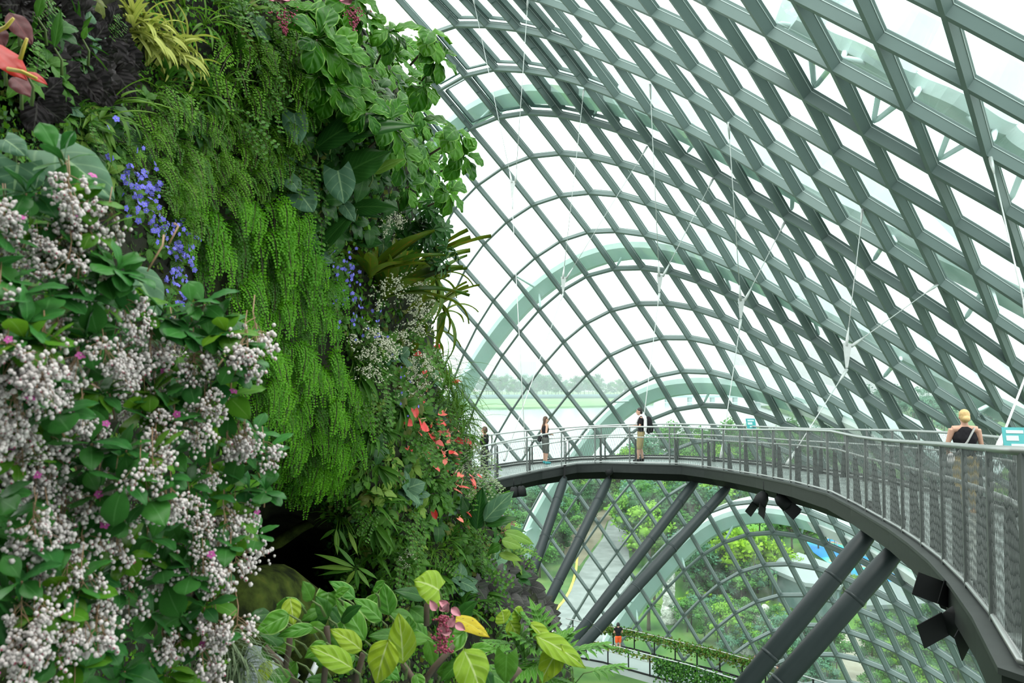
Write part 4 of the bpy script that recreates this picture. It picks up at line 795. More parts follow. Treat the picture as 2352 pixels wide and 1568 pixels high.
LB = [((1820, 1265), (1960, 1640), 330, 'medlime', .35, .6, 'ovate', 2.75), ((1275, 1390), (1240, 985), 235, 'medlime', .1, .5, 'ovate', 2.95), ((1150, 1180), (1050, 1535), 265, 'medlime', -.2, .6, 'ovate', 2.9), ((825, 1440), (475, 1265), 205, 'medlime', .1, .5, 'ovate', 2.9), ((905, 1275), (650, 1105), 170, 'medlime', 0, .6, 'ovate', 3.05),
 ((930, 1185), (695, 845), 190, 'medgreen', .2, .7, 'ovate', 3.15), ((1150, 955), (1105, 695), 160, 'medgreen', 0, .6, 'ovate', 3.3), ((1085, 1010), (855, 830), 160, 'medgreen', .3, .7, 'ovate', 3.35), ((845, 805), (635, 670), 125, 'medgreen', .2, .7, 'ovate', 3.4), ((605, 755), (590, 900), 190, 'medgreen', 0, .5, 'heart', 3.4),
 ((255, 955), (-20, 1100), 210, 'medgreen', -.3, .3, 'ovate', 3.0), ((470, 1065), (175, 1140), 115, 'medgreen', .3, .5, 'ovate', 3.0), ((525, 915), (375, 1000), 95, 'mid', .2, .6, 'ovate', 3.3), ((585, 1205), (410, 1330), 125, 'medgreen', .1, .4, 'ovate', 3.0), ((1600, 735), (1400, 660), 300, 'medlime', .5, .9, 'heart', 3.0),
 ((1735, 985), (2020, 1140), 140, 'yellow', .4, .7, 'ovate', 3.0), ((1245, 1150), (990, 1150), 120, 'mid', .1, .6, 'ovate', 3.2), ((1490, 800), (1225, 745), 120, 'dark', .2, .5, 'ovate', 3.5), ((2185, 1030), (2170, 930), 150, 'medlime', .2, .3, 'round', 3.4), ((2330, 1000), (2290, 905), 130, 'medlime', .2, .3, 'round', 3.5), ((2210, 1310), (2200, 1545), 190, 'mid', 0, .4, 'heart', 3.0),
 ((75, 1370), (-10, 1580), 120, 'medlime', -.2, .4, 'ovate', 2.8), ((540, 900), (480, 1100), 150, 'dark', 0, .4, 'ovate', 3.5), ((740, 1060), (620, 900), 170, 'dark', 0, .5, 'ovate', 3.5), ((1060, 1400), (1230, 1530), 150, 'medgreen', 0, .5, 'ovate', 3.1), ((700, 1180), (760, 1010), 140, 'medgreen', 0, .5, 'ovate', 3.4), ((1230, 1200), (1010, 1290), 150, 'mid', 0, .4, 'ovate', 3.3), ((1340, 900), (1480, 1010), 150, 'mid', 0, .5, 'ovate', 3.5), ((940, 930), (1060, 780), 140, 'medgreen', 0, .5, 'ovate', 3.6), ((300, 1180), (160, 1290), 140, 'mid', 0, .5, 'ovate', 3.3), ((1850, 1330), (1640, 1530), 130, 'mid', 0, .5, 'ovate', 3.2), ((1500, 1180), (1560, 1420), 120, 'mid', 0, .5, 'ovate', 3.3)]
for k, (b, t, wd, mt, roll, bend, pf, d) in enumerate(LB):
    bx, by = ck(*b, 600, 1168); tx, ty = ck(*t, 600, 1168); hero(lime, root, bx, by, bx + (tx - bx) * 1.12, by + (ty - by) * 1.12, d, wd / 3.92 * 1.15, pf, mt, roll, bend, .02, .1, .025, .12, seed=k)
for k, (x, y) in enumerate(scatter([(600, 1400), (700, 1350), (760, 1320), (900, 1370), (1000, 1400), (1140, 1450), (1150, 1590), (620, 1590)], 46, 27, 31)):
    a_ = rb.uniform(0, 6.28); l_ = rb.uniform(45, 85); hero(lime, root, x, y, x + l_ * math.cos(a_), y + l_ * math.sin(a_) * .8 + 8, rb.uniform(3.05, 3.6), l_ * rb.uniform(.5, .68), 'ovate', rb.choice(('medgreen', 'medgreen', 'mid', 'mid', 'dark', 'medlime')), rb.uniform(-.4, .4), rb.uniform(.3, .8), .03, .1, .03, .12, seed=k + 50)
for k, pts in enumerate((((1600, 760), (1490, 870), (1490, 1050)), ((1740, 1230), (1560, 1420), (1450, 1580)), ((1270, 1390), (1360, 1520), (1400, 1600)), ((590, 1060), (600, 1200), (560, 1600)), ((260, 1100), (250, 1260), (190, 1560)), ((30, 1240), (190, 1410), (320, 1590)), ((920, 1300), (880, 1450), (850, 1600)), ((2330, 1440), (2200, 1590)))):
    mb = MB(); mb.tube([at(*ck(*p, 600, 1168), 3.2) - root for p in pts], [.012] * len(pts), 7); mb.build('stem', stemb, lime)
PINK = MB(); bead = MB(); rp_ = random.Random(5)
for k in range(9):
    x, y = ck(rp_.uniform(1570, 1760), rp_.uniform(850, 1130), 600, 1168); p = at(x, y, 2.9) - root
    leaf(PINK, p, nrm([rp_.uniform(-1, 1), -.4, rp_.uniform(-.6, 1)]), (0, -1, .3), .040, .028, 'ovate', .9, .2, .5, 6, 2)
for k in range(190):
    x, y = ck(1640 + rp_.gauss(0, 38), rp_.uniform(960, 1300), 600, 1168); bead.ball(at(x, y, 2.92 + rp_.uniform(-.04, .04)) - root, rp_.uniform(.0035, .006), 0, .5, True)
PINK.build('blossom', pinkm, lime); bead.build('bead_cluster', rosem, lime)
def hplant(kind, label, cat, root, leaves, group=None):
    o = thing(kind, label, cat, root, None, group)
    for k, a in enumerate(leaves): hero(o, root, *a[:6], **dict(dict(prof=a[6], mat=a[7], seed=k + 3), **(a[8] if len(a) > 8 else {})))
    return o
U = lambda x, y: ck(x, y, 600, 0)
def dw(x, y, l=.3): return wall_d(min(x, edge_x(y)), y) - l
hplant('arching_leaf_plant', 'broad dark leaves arching right beneath the upper bush', 'plant', at(740, 380, dw(740, 380, .1)), [
 (*U(490, 1340), *U(1085, 1030), dw(800, 280), 62, 'ovate', 'dark', dict(bend=.9, roll=.2)), (*U(610, 1265), *U(1425, 1135), dw(850, 290, .4), 44, 'lance', 'dark', dict(bend=.8, roll=.5)), (*U(700, 1600), *U(1165, 1370), dw(850, 370, .4), 78, 'ovate', 'dark', dict(bend=.6, roll=.3)), (*U(1000, 1570), *U(1300, 1430), dw(890, 380, .45), 28, 'lance', 'lightg', dict(bend=.7)), (800, 478, 916, 480, dw(850, 480, .35), 48, 'ovate', 'dark', dict(bend=.5)), (720, 470, 880, 500, dw(850, 480, .2), 40, 'ovate', 'dark', dict(bend=.5)), (880, 560, 760, 545, dw(850, 560, .2), 40, 'ovate', 'dark', dict(bend=.4)), (820, 480, 700, 620, dw(760, 560, .2), 36, 'ovate', 'dark', {})])
hplant('heart_leaf_plant', 'grey green heart shaped leaf left of the arching dark leaves', 'plant', at(675, 300, dw(675, 300, .1)), [(*U(295, 1020), *U(332, 1310), dw(680, 290), 58, 'heart', 'heart', dict(bend=.3)), (*U(160, 1165), *U(335, 1230), dw(660, 300, .2), 22, 'ovate', 'heart', {})])
hplant('heart_leaf_plant', 'two lobed grey green heart leaf at the top of the fern curtain', 'plant', at(690, 430, dw(690, 430, .1)), [(688, 444, 720, 488, dw(690, 450), 66, 'heart', 'heart', dict(bend=.3)), (665, 410, 690, 445, dw(670, 420, .25), 40, 'heart', 'heart', {})])
hplant('heart_leaf_plant', 'large grey green heart leaf pointing down above the bronze rosettes', 'plant', at(780, 400, dw(780, 400, .1)), [(776, 392, 790, 468, dw(780, 420, .4), 72, 'heart', 'heart', dict(bend=.3)), (790, 470, 815, 510, dw(800, 490, .2), 36, 'heart', 'heart', {})])
hplant('anthurium', 'red anthurium flower with yellow spadix at the left edge', 'flowering plant', at(20, 230, 2.5), [(-10, 120, 62, 186, 2.35, 62, 'heart', redm, dict(bend=.6, nm='flower')), (58, 166, 110, 196, 2.33, 22, 'ovate', redm, dict(bend=.6, nm='flower')), (28, 178, 78, 226, 2.42, 48, 'ovate', 'maroon', dict(bend=.4)), (22, 30, 74, 104, 2.45, 50, 'ovate', 'maroon', dict(bend=.3)), (-20, 60, 10, 110, 2.45, 50, 'ovate', 'maroon', {})])
for pts in (((18, 158), (50, 164), (84, 180)), ((46, 136), (54, 110), (62, 88)), ((-6, 72), (14, 62), (31, 42))):
    mb = MB(); r0 = at(*pts[0], 2.3); mb.tube([at(*p, 2.3 - .01 * k) - r0 for k, p in enumerate(pts)], [.006, .0055, .004], 7)
    o = [x for x in bpy.data.objects if x.get('label', '').startswith('red anthurium flower')][0]; c = mb.build('spadix', spad, o); c.location = Vector(r0) - o.location
hplant('heart_leaf_plant', 'broad pale heart leaves at the left edge above the white berries', 'plant', at(60, 480, 2.3), [(42, 375, 30, 450, 2.05, 115, 'heart', 'heart', dict(bend=.3)), (120, 345, 262, 462, 2.15, 120, 'heart', 'heart', dict(bend=.4)), (128, 345, 92, 282, 2.0, 52, 'obovate', 'berry', dict(bend=.5)), (138, 345, 172, 302, 2.02, 34, 'obovate', 'berry', {}), (300, 612, 366, 730, 2.45, 90, 'ovate', 'heart', dict(bend=.4)), (10, 320, 60, 360, 2.1, 60, 'heart', 'heart', {}), (-20, 400, 40, 470, 2.12, 70, 'heart', 'berry', {}), (150, 420, 120, 500, 2.2, 80, 'heart', 'heart', {})])
hplant('broad_leaf_plant', 'large dark glossy leaves with pale midribs under the mountain end', 'plant', at(1100, 1235, 11.6), [(1095, 1215, 1108, 1118, 10.9, 48, 'ovate', 'dark', dict(bend=.4)), (1112, 1196, 1180, 1128, 10.8, 44, 'ovate', 'heart', dict(bend=.5, roll=.3)), (1116, 1206, 1194, 1190, 10.8, 26, 'ovate', 'dark', dict(bend=.6)), (1085, 1190, 1060, 1140, 10.9, 40, 'ovate', 'dark', {}), (1150, 1150, 1172, 1126, 11.2, 18, 'ovate', 'mid', {})])
hplant('broad_leaf_plant', 'light green broad leaves drooping right below the large dark leaves', 'plant', at(1140, 1265, 12.0), [(1158, 1222, 1226, 1250, 11.4, 30, 'ovate', 'lightg', dict(bend=.7)), (1152, 1240, 1200, 1258, 11.3, 32, 'ovate', 'lightg', dict(bend=.5)), (1145, 1272, 1200, 1288, 11.3, 22, 'ovate', 'lightg', dict(bend=.6)), (1150, 1250, 1120, 1270, 11.3, 26, 'ovate', 'mid', {})])
hplant('lance_rosette', 'radiating pale lance leaves right of the dark recess', 'rosette', at(815, 1306, 8.6), [(813, 1303, 722, 1272, 8.2, 13, 'lance', 'lightg', dict(stem=False)), (812, 1307, 716, 1304, 8.2, 13, 'lance', 'lightg', dict(stem=False)), (815, 1310, 792, 1348, 8.2, 11, 'lance', 'lightg', dict(stem=False)), (818, 1310, 822, 1355, 8.2, 11, 'lance', 'mid', dict(stem=False)), (812, 1309, 730, 1322, 8.2, 10, 'lance', 'mid', dict(stem=False)), (820, 1308, 850, 1350, 8.2, 11, 'lance', 'lightg', dict(stem=False)), (815, 1300, 770, 1250, 8.2, 10, 'lance', 'mid', dict(stem=False)), (822, 1303, 868, 1330, 8.2, 10, 'lance', 'mid', dict(stem=False))])
hplant('lance_rosette', 'hanging lance leaves above the pale radiating rosette', 'rosette', at(775, 1215, 8.8), [(772, 1215, 775, 1275, 8.4, 12, 'lance', 'lightg', dict(stem=False)), (770, 1215, 735, 1240, 8.4, 10, 'lance', 'mid', dict(stem=False)), (800, 1220, 822, 1275, 8.4, 10, 'lance', 'lightg', dict(stem=False)), (778, 1215, 800, 1262, 8.4, 9, 'lance', 'mid', dict(stem=False))])
PB = [mk_whorl(300 + s, 'purple', 7, .19, .16, 'ovate', False, (.5, 1.3), (-.1, .7), .14, .12) for s in range(3)]
for k, (x, y) in enumerate(((120, 30), (190, 40), (240, 80), (270, 110), (260, 160), (200, 110), (150, 90), (100, 130), (120, 190), (180, 170), (230, 190), (80, 230), (50, 10), (150, 140))):
    plant('ruffled_leaf_plant', PB[k % 3], x, y, 'blackish ruffled leaf clump', 'plant', 'blackish ruffled leaf clumps', .12, RN.uniform(.6, .85), math.pi + RN.uniform(-.7, .3), .1)
hplant('leafy_herb', 'upright green blades among the blackish leaves', 'plant', at(130, 110, 3.0), [(125, 110, 140, 20, 2.9, 24, 'lance', 'mid', {}), (85, 40, 100, -20, 2.9, 22, 'lance', 'mid', {}), (190, 90, 200, 60, 3.0, 14, 'ovate', 'mid', {})])
SPL = [mk_split(310), mk_split(311)]
for k, (x, y, s, d) in enumerate(((1265, 1505, .62, 3.5), (1215, 1545, .6, 3.5), (1320, 1550, .55, 3.6), (1185, 1480, .42, 3.8))):
    plant('split_leaf_plant', SPL[k % 2], x, y, 'deeply split leaf philodendron', 'plant', 'split leaf philodendrons', 0, s, RN.uniform(-.3, .3), .4, d=d, R=cam_frame(x, y, .5, 0, .2))
hplant('folded_leaf_plant', 'folded lime leaves drooping right above the split leaves', 'plant', at(1260, 1530, 3.6), [(1230, 1460, 1345, 1535, 3.4, 60, 'ovate', 'medlime', dict(bend=.6, roll=.3)), (1215, 1430, 1275, 1490, 3.5, 40, 'ovate', 'medlime', {}), (1290, 1480, 1240, 1570, 3.4, 60, 'ovate', 'medlime', {}), (1170, 1425, 1190, 1465, 3.5, 40, 'ovate', 'medlime', {})])
for x, y, lb in ((655, 15, 'pink hanging blossom with rose beads at the top edge'), (815, 8, 'pale pink blossom above the upper bush')):
    r0 = at(x, y, 5.0); o = thing('medinilla_blossom', lb, 'blossom', r0); a = MB(); b = MB()
    for k in range(9): leaf(a, np.array([rp_.uniform(-.05, .05), 0, rp_.uniform(-.0, .07)]), nrm([rp_.uniform(-1, 1), -.5, rp_.uniform(-.5, 1)]), (0, -1, .3), .07, .06, 'ovate', .9, .2, .5, 6, 2)
    for k in range(110): t = rp_.random(); b.ball((rp_.gauss(0, .035) * (1.1 - t), rp_.gauss(0, .02), -.02 - .15 * t), rp_.uniform(.004, .007), 0, .5, True)
    a.build('petals', pinkm, o); b.build('bead_cluster', rosem, o)
# fallen log, panels and pipe in and beneath the recess
q = NT('mossy_bark'); nz = q.noise(6, 5, q.pos()); bark = q.done(q.bsdf(q.ramp(nz, [(.35, (.012, .018, .005)), (.6, (.05, .075, .012)), (.8, (.10, .11, .02))]), .9, .1, 0, q.bump(nz, .7, .05)))
r0 = at(560, 1440, 7.2); o = thing('mossy_log', 'rounded mossy trunk below the dark recess', 'log', r0); mb = MB()
mb.tube([at(470, 1470, 6.6) - r0, at(540, 1405, 7.0) - r0, at(620, 1390, 7.6) - r0, at(700, 1440, 8.0) - r0, at(740, 1540, 8.0) - r0], [.30, .36, .38, .36, .34], 18); mb.build('trunk', bark, o)
r0 = at(640, 1260, 9.6); o = thing('mossy_branch', 'mossy diagonal branch inside the dark recess', 'branch', r0); mb = MB()
mb.tube([at(600, 1262, 9.4) - r0, at(640, 1245, 9.5) - r0, at(690, 1212, 9.6) - r0, at(745, 1185, 9.7) - r0], [.05, .07, .06, .05], 9); mb.build('limb', bark, o)
pipe = plain('pale_grey_pipe', (.45, .5, .5), .4); r0 = at(720, 1540, 3.6); o = thing('grey_pipe', 'pale grey pipe behind the lime leaves at the bottom edge', 'pipe', r0); mb = MB(); mb.tube([at(700, 1585, 3.6) - r0, at(735, 1505, 3.75) - r0], .014, 10); mb.build('tube', pipe, o)
r0 = at(640, 1530, 5.0); o = thing('resin_shell', 'curved grey panel behind the lower left leaves', 'panel', r0); mb = MB(); V = []
for k in range(9): a = k / 8; x = 570 + 120 * a; V += [at(x, 1480 + 70 * a * a, 5.2) - r0, at(x - 40, 1600, 4.9) - r0, at(x - 40, 1600, 4.95) - r0, at(x, 1480 + 70 * a * a, 5.25) - r0]
mb.add(V, [(k * 4 + a, (k + 1) * 4 + a, (k + 1) * 4 + (a + 1) % 4, k * 4 + (a + 1) % 4) for k in range(8) for a in range(4)] + [(0, 1, 2, 3), (32, 35, 34, 33)]); mb.build('moulding', plain('grey_resin', (.20, .25, .25), .5), o)
GM = [mk_straps(320, 'grey', 60, .16, .004, 2.5, (.0, 1.4))]
for k, (x, y) in enumerate(((530, 1500), (560, 1530), (510, 1470), (545, 1560))): plant('spanish_moss', GM[0], x, y, 'wispy pale grey air plant', 'air plant', 'pale grey air plants', 0, 1.0, k * .8, .3, d=2.6, R=cam_frame(x, y))
# ---------------------------------------------------------------- land, water and far shore
def gp(px, py, z=0.0): return on_plane(px, py, z)
def flat(name, pts, mat, z=0.0, world=False, kind='structure', th=0.0):
    P = [np.array([*p, z]) if world else gp(*p, z) for p in pts]; mb = MB(); n = len(P)
    if th: mb.add(P + [p - np.array([0, 0, th]) for p in P], [tuple(range(n)), tuple(range(2 * n - 1, n - 1, -1))] + [(a, n + a, n + (a + 1) % n, (a + 1) % n) for a in range(n)])
    else: mb.add(P, [tuple(range(n))])
    o = mb.build(name, mat, None, False); o['kind'] = kind; return o
def ground_mat(name, stops, scale, rough=.9):
    q = NT(name); return q.done(q.bsdf(q.ramp(q.noise(scale, 6, q.pos()), stops), rough, .2))
landm = ground_mat('garden_ground', [(.35, (.03, .09, .02)), (.5, (.06, .15, .03)), (.65, (.14, .22, .06))], .15)
farm = ground_mat('far_grass', [(.4, (.13, .27, .10)), (.6, (.22, .38, .14))], .02)
q = NT('bay_water'); bw = q.bump(q.noise(.35, 3, q.pos()), .12, .3); water = q.done(q.bsdf((.32, .42, .40), .12, .9, 0, bw))
asph = ground_mat('asphalt', [(.4, (.20, .22, .21)), (.6, (.27, .29, .28))], .4); dirt = ground_mat('bare_soil', [(.4, (.17, .15, .10)), (.6, (.25, .22, .15))], .2)
pathm = ground_mat('pale_paving', [(.4, (.36, .33, .26)), (.6, (.46, .43, .35))], .5); lawn = ground_mat('bright_lawn', [(.4, (.12, .30, .04)), (.6, (.18, .38, .06))], .3)
tag(flat('bay_water', [(-2500, 150), (6000, 150), (6000, 5500), (-2500, 5500)], water, -1.2, True), 'pale bay water beyond the near trees', 'water')
tag(flat('near_land', [(-300, 20), (400, 20), (420, 900), (240, 800), (165, 420), (120, 270), (20, 240), (-60, 200), (-300, 190)], landm, 0, True, th=2.0), 'green garden ground outside the dome', 'ground')
tag(flat('floor', [(-40, 6), (22, 6), (27, 40), (22, 62), (-8, 66), (-40, 60)], ground_mat('planted_floor', [(.35, (.012, .03, .01)), (.5, (.025, .06, .015)), (.65, (.06, .08, .04))], .4), .04, True), 'dark planted floor inside the dome', 'floor')
tag(flat('far_shore', [(700, 930), (1150, 936), (1380, 931), (1500, 926), (1505, 908), (1480, 899), (700, 897)], farm, 0.4, th=2.0), 'green far shore across the bay', 'shore')
sw = MB(); a, b = gp(900, 917, .4), gp(1490, 914, .4); sw.beam(a, b, 3, 5.5, (0, 0, 1), 2.7); tag(sw.build('seawall', plain('grey_seawall', (.16, .24, .28), .8)), 'long low grey wall along the far shore', 'wall', None, 'structure')
tag(flat('road', [(1255, 1450), (1300, 1370), (1345, 1290), (1385, 1235), (1398, 1196), (1425, 1178), (1436, 1200), (1447, 1290), (1450, 1365), (1420, 1440), (1350, 1500)], asph, .03), 'curved grey road outside the dome', 'road')
tag(flat('soil_bank', [(1285, 1265), (1330, 1205), (1400, 1160), (1430, 1166), (1428, 1180), (1395, 1196), (1380, 1235), (1330, 1300)], dirt, .02), 'bare soil bank beside the road', 'ground')
tag(flat('garden_path', [(1560, 1382), (1650, 1390), (1740, 1398), (1850, 1436), (1960, 1450), (2090, 1466), (2080, 1492), (1930, 1480), (1800, 1452), (1690, 1424), (1560, 1400)], pathm, .03), 'pale path through the garden', 'path')
tag(flat('garden_path', [(1930, 1500), (1990, 1490), (2060, 1560), (2100, 1620), (1960, 1620)], pathm, .03), 'pale path under the low trees by the dome edge', 'path')
tag(flat('lawn', [(1640, 1225), (1690, 1195), (1790, 1185), (1795, 1215), (1700, 1242)], lawn, .04), 'bright lawn slope behind the lowest arch', 'lawn')
tag(flat('lawn', [(1900, 1425), (1935, 1385), (1985, 1400), (1990, 1440), (1930, 1450)], lawn, .04), 'bright lawn between the two thick struts', 'lawn')
tag(flat('lawn', [(2090, 1400), (2160, 1420), (2240, 1480), (2200, 1500), (2100, 1440)], lawn, .04), 'bright lawn under the black floodlights', 'lawn')
mb = MB(); ln = [gp(*p, .05) for p in ((1262, 1425), (1275, 1401), (1294, 1380), (1308, 1357), (1317, 1333), (1323, 1309), (1326, 1279))]
for a, b in zip(ln[:-1], ln[1:]): mb.beam(a, b, .32, .02, (0, 0, 1))
o = mb.build('road_line', plain('yellow_road_paint', (.75, .60, .10), .7)); o['kind'] = 'structure'
q = NT('playground_rubber'); nz = q.noise(.11, 2, q.pos()); play = q.done(q.bsdf(q.ramp(nz, [(.0, (.02, .25, .75)), (.50, (.03, .34, .85)), (.54, (.06, .55, .62)), (.60, (.20, .62, .45)), (.64, (.65, .30, .15)), (.68, (.05, .4, .85))]), .7, .3))
tag(flat('playground', [(1850, 1240), (1905, 1228), (1975, 1232), (2080, 1288), (2130, 1335), (2060, 1350), (1930, 1312), (1868, 1268)], play, .06), 'bright blue playground surface outside the dome', 'playground')
q = NT('humid_haze'); vsn = q.n('ShaderNodeVolumeScatter'); vsn.inputs['Density'].default_value = 0.00055; q.put(vsn.inputs['Color'], (.86, 1.0, .97)); q.t.links.new(vsn.outputs[0], q.out.inputs['Volume'])
mb = MB(); mb.box((900, 1790, 58), (5200, 3200, 121)); o = mb.build('haze', q.m, None, False); tag(o, 'humid pale haze over the bay and far shore', 'haze', None, 'stuff')
# ---------------------------------------------------------------- trees and shrubs outside
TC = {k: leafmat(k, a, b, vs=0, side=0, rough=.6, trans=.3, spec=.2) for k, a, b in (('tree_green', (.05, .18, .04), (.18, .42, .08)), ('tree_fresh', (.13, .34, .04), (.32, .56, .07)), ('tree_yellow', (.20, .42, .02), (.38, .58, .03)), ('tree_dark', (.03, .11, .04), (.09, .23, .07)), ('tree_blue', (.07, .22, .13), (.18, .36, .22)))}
def mk_tree(seed, mat, H=8.0, wd=1.0, nb=15, flat_=1.0, low=.3, nl=60):
    r = random.Random(seed); mb = MB(); tr = MB(); tr.tube([(0, 0, 0), (.1, .05, H * .3), (0, 0, H * .6)], [.16, .12, .06], 6)
    for k in range(nb):
        a = r.uniform(0, 6.283); z = r.uniform(low, .93); rad = H * .30 * wd * math.sin(math.pi * min(1, (z - low) / (1.06 - low) * .8 + .18)) * r.uniform(.3, 1.1); c = np.array([math.cos(a) * rad, math.sin(a) * rad, H * z * (1 if flat_ == 1 else .8 + .2 * flat_)]); R = H * .125 * r.uniform(.7, 1.3) * wd ** .5
        tr.tube([(0, 0, H * .35), c * .6 + np.array([0, 0, H * .14]), c], [.07, .05, .03], 4, 0, .5, False); b = r.random(); mb.ball(c, R * .72, 0, b, True, (1, 1, .7 * flat_))
        for q in range(nl):
            d = nrm([r.gauss(0, 1), r.gauss(0, 1), r.gauss(.25, 1)]); p = c + d * R * np.array([1, 1, .75 * flat_]) * r.uniform(.75, 1.15); kite(mb, p, nrm(np.cross(d, [r.gauss(0, 1), r.gauss(0, 1), r.gauss(0, 1)]) + d * .4), nrm(d + np.array([0, 0, .4])), H * .05 * r.uniform(.7, 1.4), H * .035, np.clip(b + r.uniform(-.3, .3), 0, 1))
    return [('crown', mb.mesh('crown', TC[mat]), []), ('trunk', tr.mesh('trunk', stemb), [])]
TREES = {'tree_green': [mk_tree(400 + s, 'tree_green') for s in range(3)], 'tree_fresh': [mk_tree(410 + s, 'tree_fresh') for s in range(2)], 'tree_yellow': [mk_tree(420, 'tree_yellow', 8, 1.35, 18, .6, .5)], 'tree_dark': [mk_tree(430 + s, 'tree_dark', 9, .85) for s in range(2)], 'tree_blue': [mk_tree(440 + s, 'tree_blue', 8, 1.1, 12) for s in range(2)]}
BUSHM = {k: [(a, m, s) for a, m, s in mk_tree(450 + i, k, 2.2, 1.6, 10, .9, .25, 60) if a == 'crown'] for i, k in enumerate(('tree_green', 'tree_yellow', 'tree_fresh', 'tree_dark'))}
TLM = [('the curved road', 1390, 1300), ('the stone column', 1535, 1380), ('the white rock sculptures', 1750, 1420), ('the blue playground', 1950, 1270), ('the grey pavilion roof', 2000, 1350), ('the bright lawn slope', 1720, 1210), ('the far seawall', 1200, 915), ('the two far towers', 1190, 850), ('the lower walkway', 1600, 1510), ('the backpack man', 1475, 1000), ('the two thick struts', 1880, 1400), ('the left glass base', 1220, 1200), ('the lowest arch crest', 1740, 1160), ('the blonde woman', 2220, 1000), ('the black floodlights', 2160, 1350), ('the small teal sign', 1725, 973), ('the garden display board', 2005, 1430)]
TREG = []
def tree(kind, px, py, h, cat='tree', look=None, group=None, seed=0, bush=False, H0=None):
    ms = BUSHM[kind] if bush else TREES[kind][seed % len(TREES[kind])]; p = gp(px, py)
    if bush: ms = BUSHM[kind]
    nm = {'tree_green': 'leafy_tree', 'tree_fresh': 'leafy_tree', 'tree_yellow': 'spreading_tree', 'tree_dark': 'dark_tree', 'tree_blue': 'bluish_tree'}[kind] if not bush else 'garden_shrub'
    o = thing(nm, 'x', cat, p, None, group); sc = h / (2.2 if bush else (9 if kind == 'tree_dark' else 8)); r = random.Random(seed * 13 + int(px)); o.scale = (sc * r.uniform(.9, 1.2), sc * r.uniform(.9, 1.2), sc * r.uniform(.9, 1.1)); o.rotation_euler = (0, 0, r.uniform(0, 6.28))
    for a, me, _ in ms: link(a, me, o)
    lk = look or {'tree_green': 'mid green round tree', 'tree_fresh': 'fresh bright green tree', 'tree_yellow': 'yellow green spreading tree', 'tree_dark': 'dark green dense tree', 'tree_blue': 'bluish green soft tree'}[kind]
    TREG.append((o, lk, px, py - h * FPX / np.linalg.norm(p[:2]) / 2)); return o
R1 = [(1140, 1165), (1240, 1140), (1330, 1128), (1440, 1112), (1560, 1098), (1680, 1100), (1740, 1130), (1700, 1180), (1600, 1250), (1520, 1310), (1470, 1330), (1452, 1290), (1448, 1200), (1400, 1150), (1330, 1180), (1280, 1260), (1230, 1330), (1150, 1300)]
for k, (x, y) in enumerate(scatter(R1, 150, 12, 21)):
    kd = RN.choices(('tree_green', 'tree_fresh', 'tree_dark', 'tree_blue'), (40, 26, 14, 20))[0]; tree(kd, x, y, RN.uniform(7, 11) * (1 if x > 1330 else .7), group='woodland trees outside the dome', seed=k)
for k, (x, y) in enumerate(scatter([(1180, 1160), (1300, 1140), (1400, 1150), (1370, 1200), (1320, 1250), (1270, 1330), (1180, 1330)], 55, 13, 27)): tree(RN.choice(('tree_green', 'tree_blue', 'tree_dark', 'tree_green')), x, y, RN.uniform(4.5, 7.5), group='woodland trees left of the road', seed=k)
R1b = [(1460, 1095), (1560, 1075), (1650, 1070), (1780, 1060), (1960, 1040), (2000, 1080), (1850, 1110), (1640, 1110), (1480, 1115)]
for k, (x, y) in enumerate(scatter(R1b, 34, 20, 22)): tree(RN.choice(('tree_green', 'tree_green', 'tree_blue')), x, y, RN.uniform(9, 14), group='shore trees beyond the bridge', seed=k)
R2 = [(1560, 1330), (1640, 1300), (1690, 1310), (1770, 1370), (1700, 1385), (1600, 1380)]
for k, (x, y) in enumerate(scatter(R2, 26, 15, 23)): tree(RN.choice(('tree_blue', 'tree_green', 'tree_dark')), x, y, RN.uniform(4.5, 6.5), group='garden trees behind the stone column', seed=k)
R3 = [(1560, 1420), (1660, 1425), (1780, 1470), (1900, 1500), (1960, 1540), (1900, 1600), (1750, 1560), (1600, 1500)]
for k, (x, y) in enumerate(scatter(R3, 44, 15, 24)): tree(RN.choice(('tree_blue', 'tree_green', 'tree_blue', 'tree_fresh')), x, y, RN.uniform(2.6, 4.2), group='small garden trees beyond the lower walkway', seed=k)
R4 = [(1990, 1490), (2080, 1480), (2200, 1500), (2300, 1560), (2330, 1640), (1990, 1640)]
for k, (x, y) in enumerate(scatter(R4, 26, 22, 25)): tree(RN.choice(('tree_green', 'tree_green', 'tree_dark', 'tree_fresh')), x, y, RN.uniform(2.8, 4.5), group='low trees at the lower right glass', seed=k)
R5 = [(2000, 1400), (2120, 1390), (2230, 1440), (2320, 1520), (2260, 1520), (2120, 1450)]
for k, (x, y) in enumerate(scatter(R5, 22, 18, 26)): tree(RN.choice(('tree_fresh', 'tree_green')), x, y, RN.uniform(1.8, 3.2), 'shrub', 'rounded green shrub', 'garden shrubs under the floodlights', k)
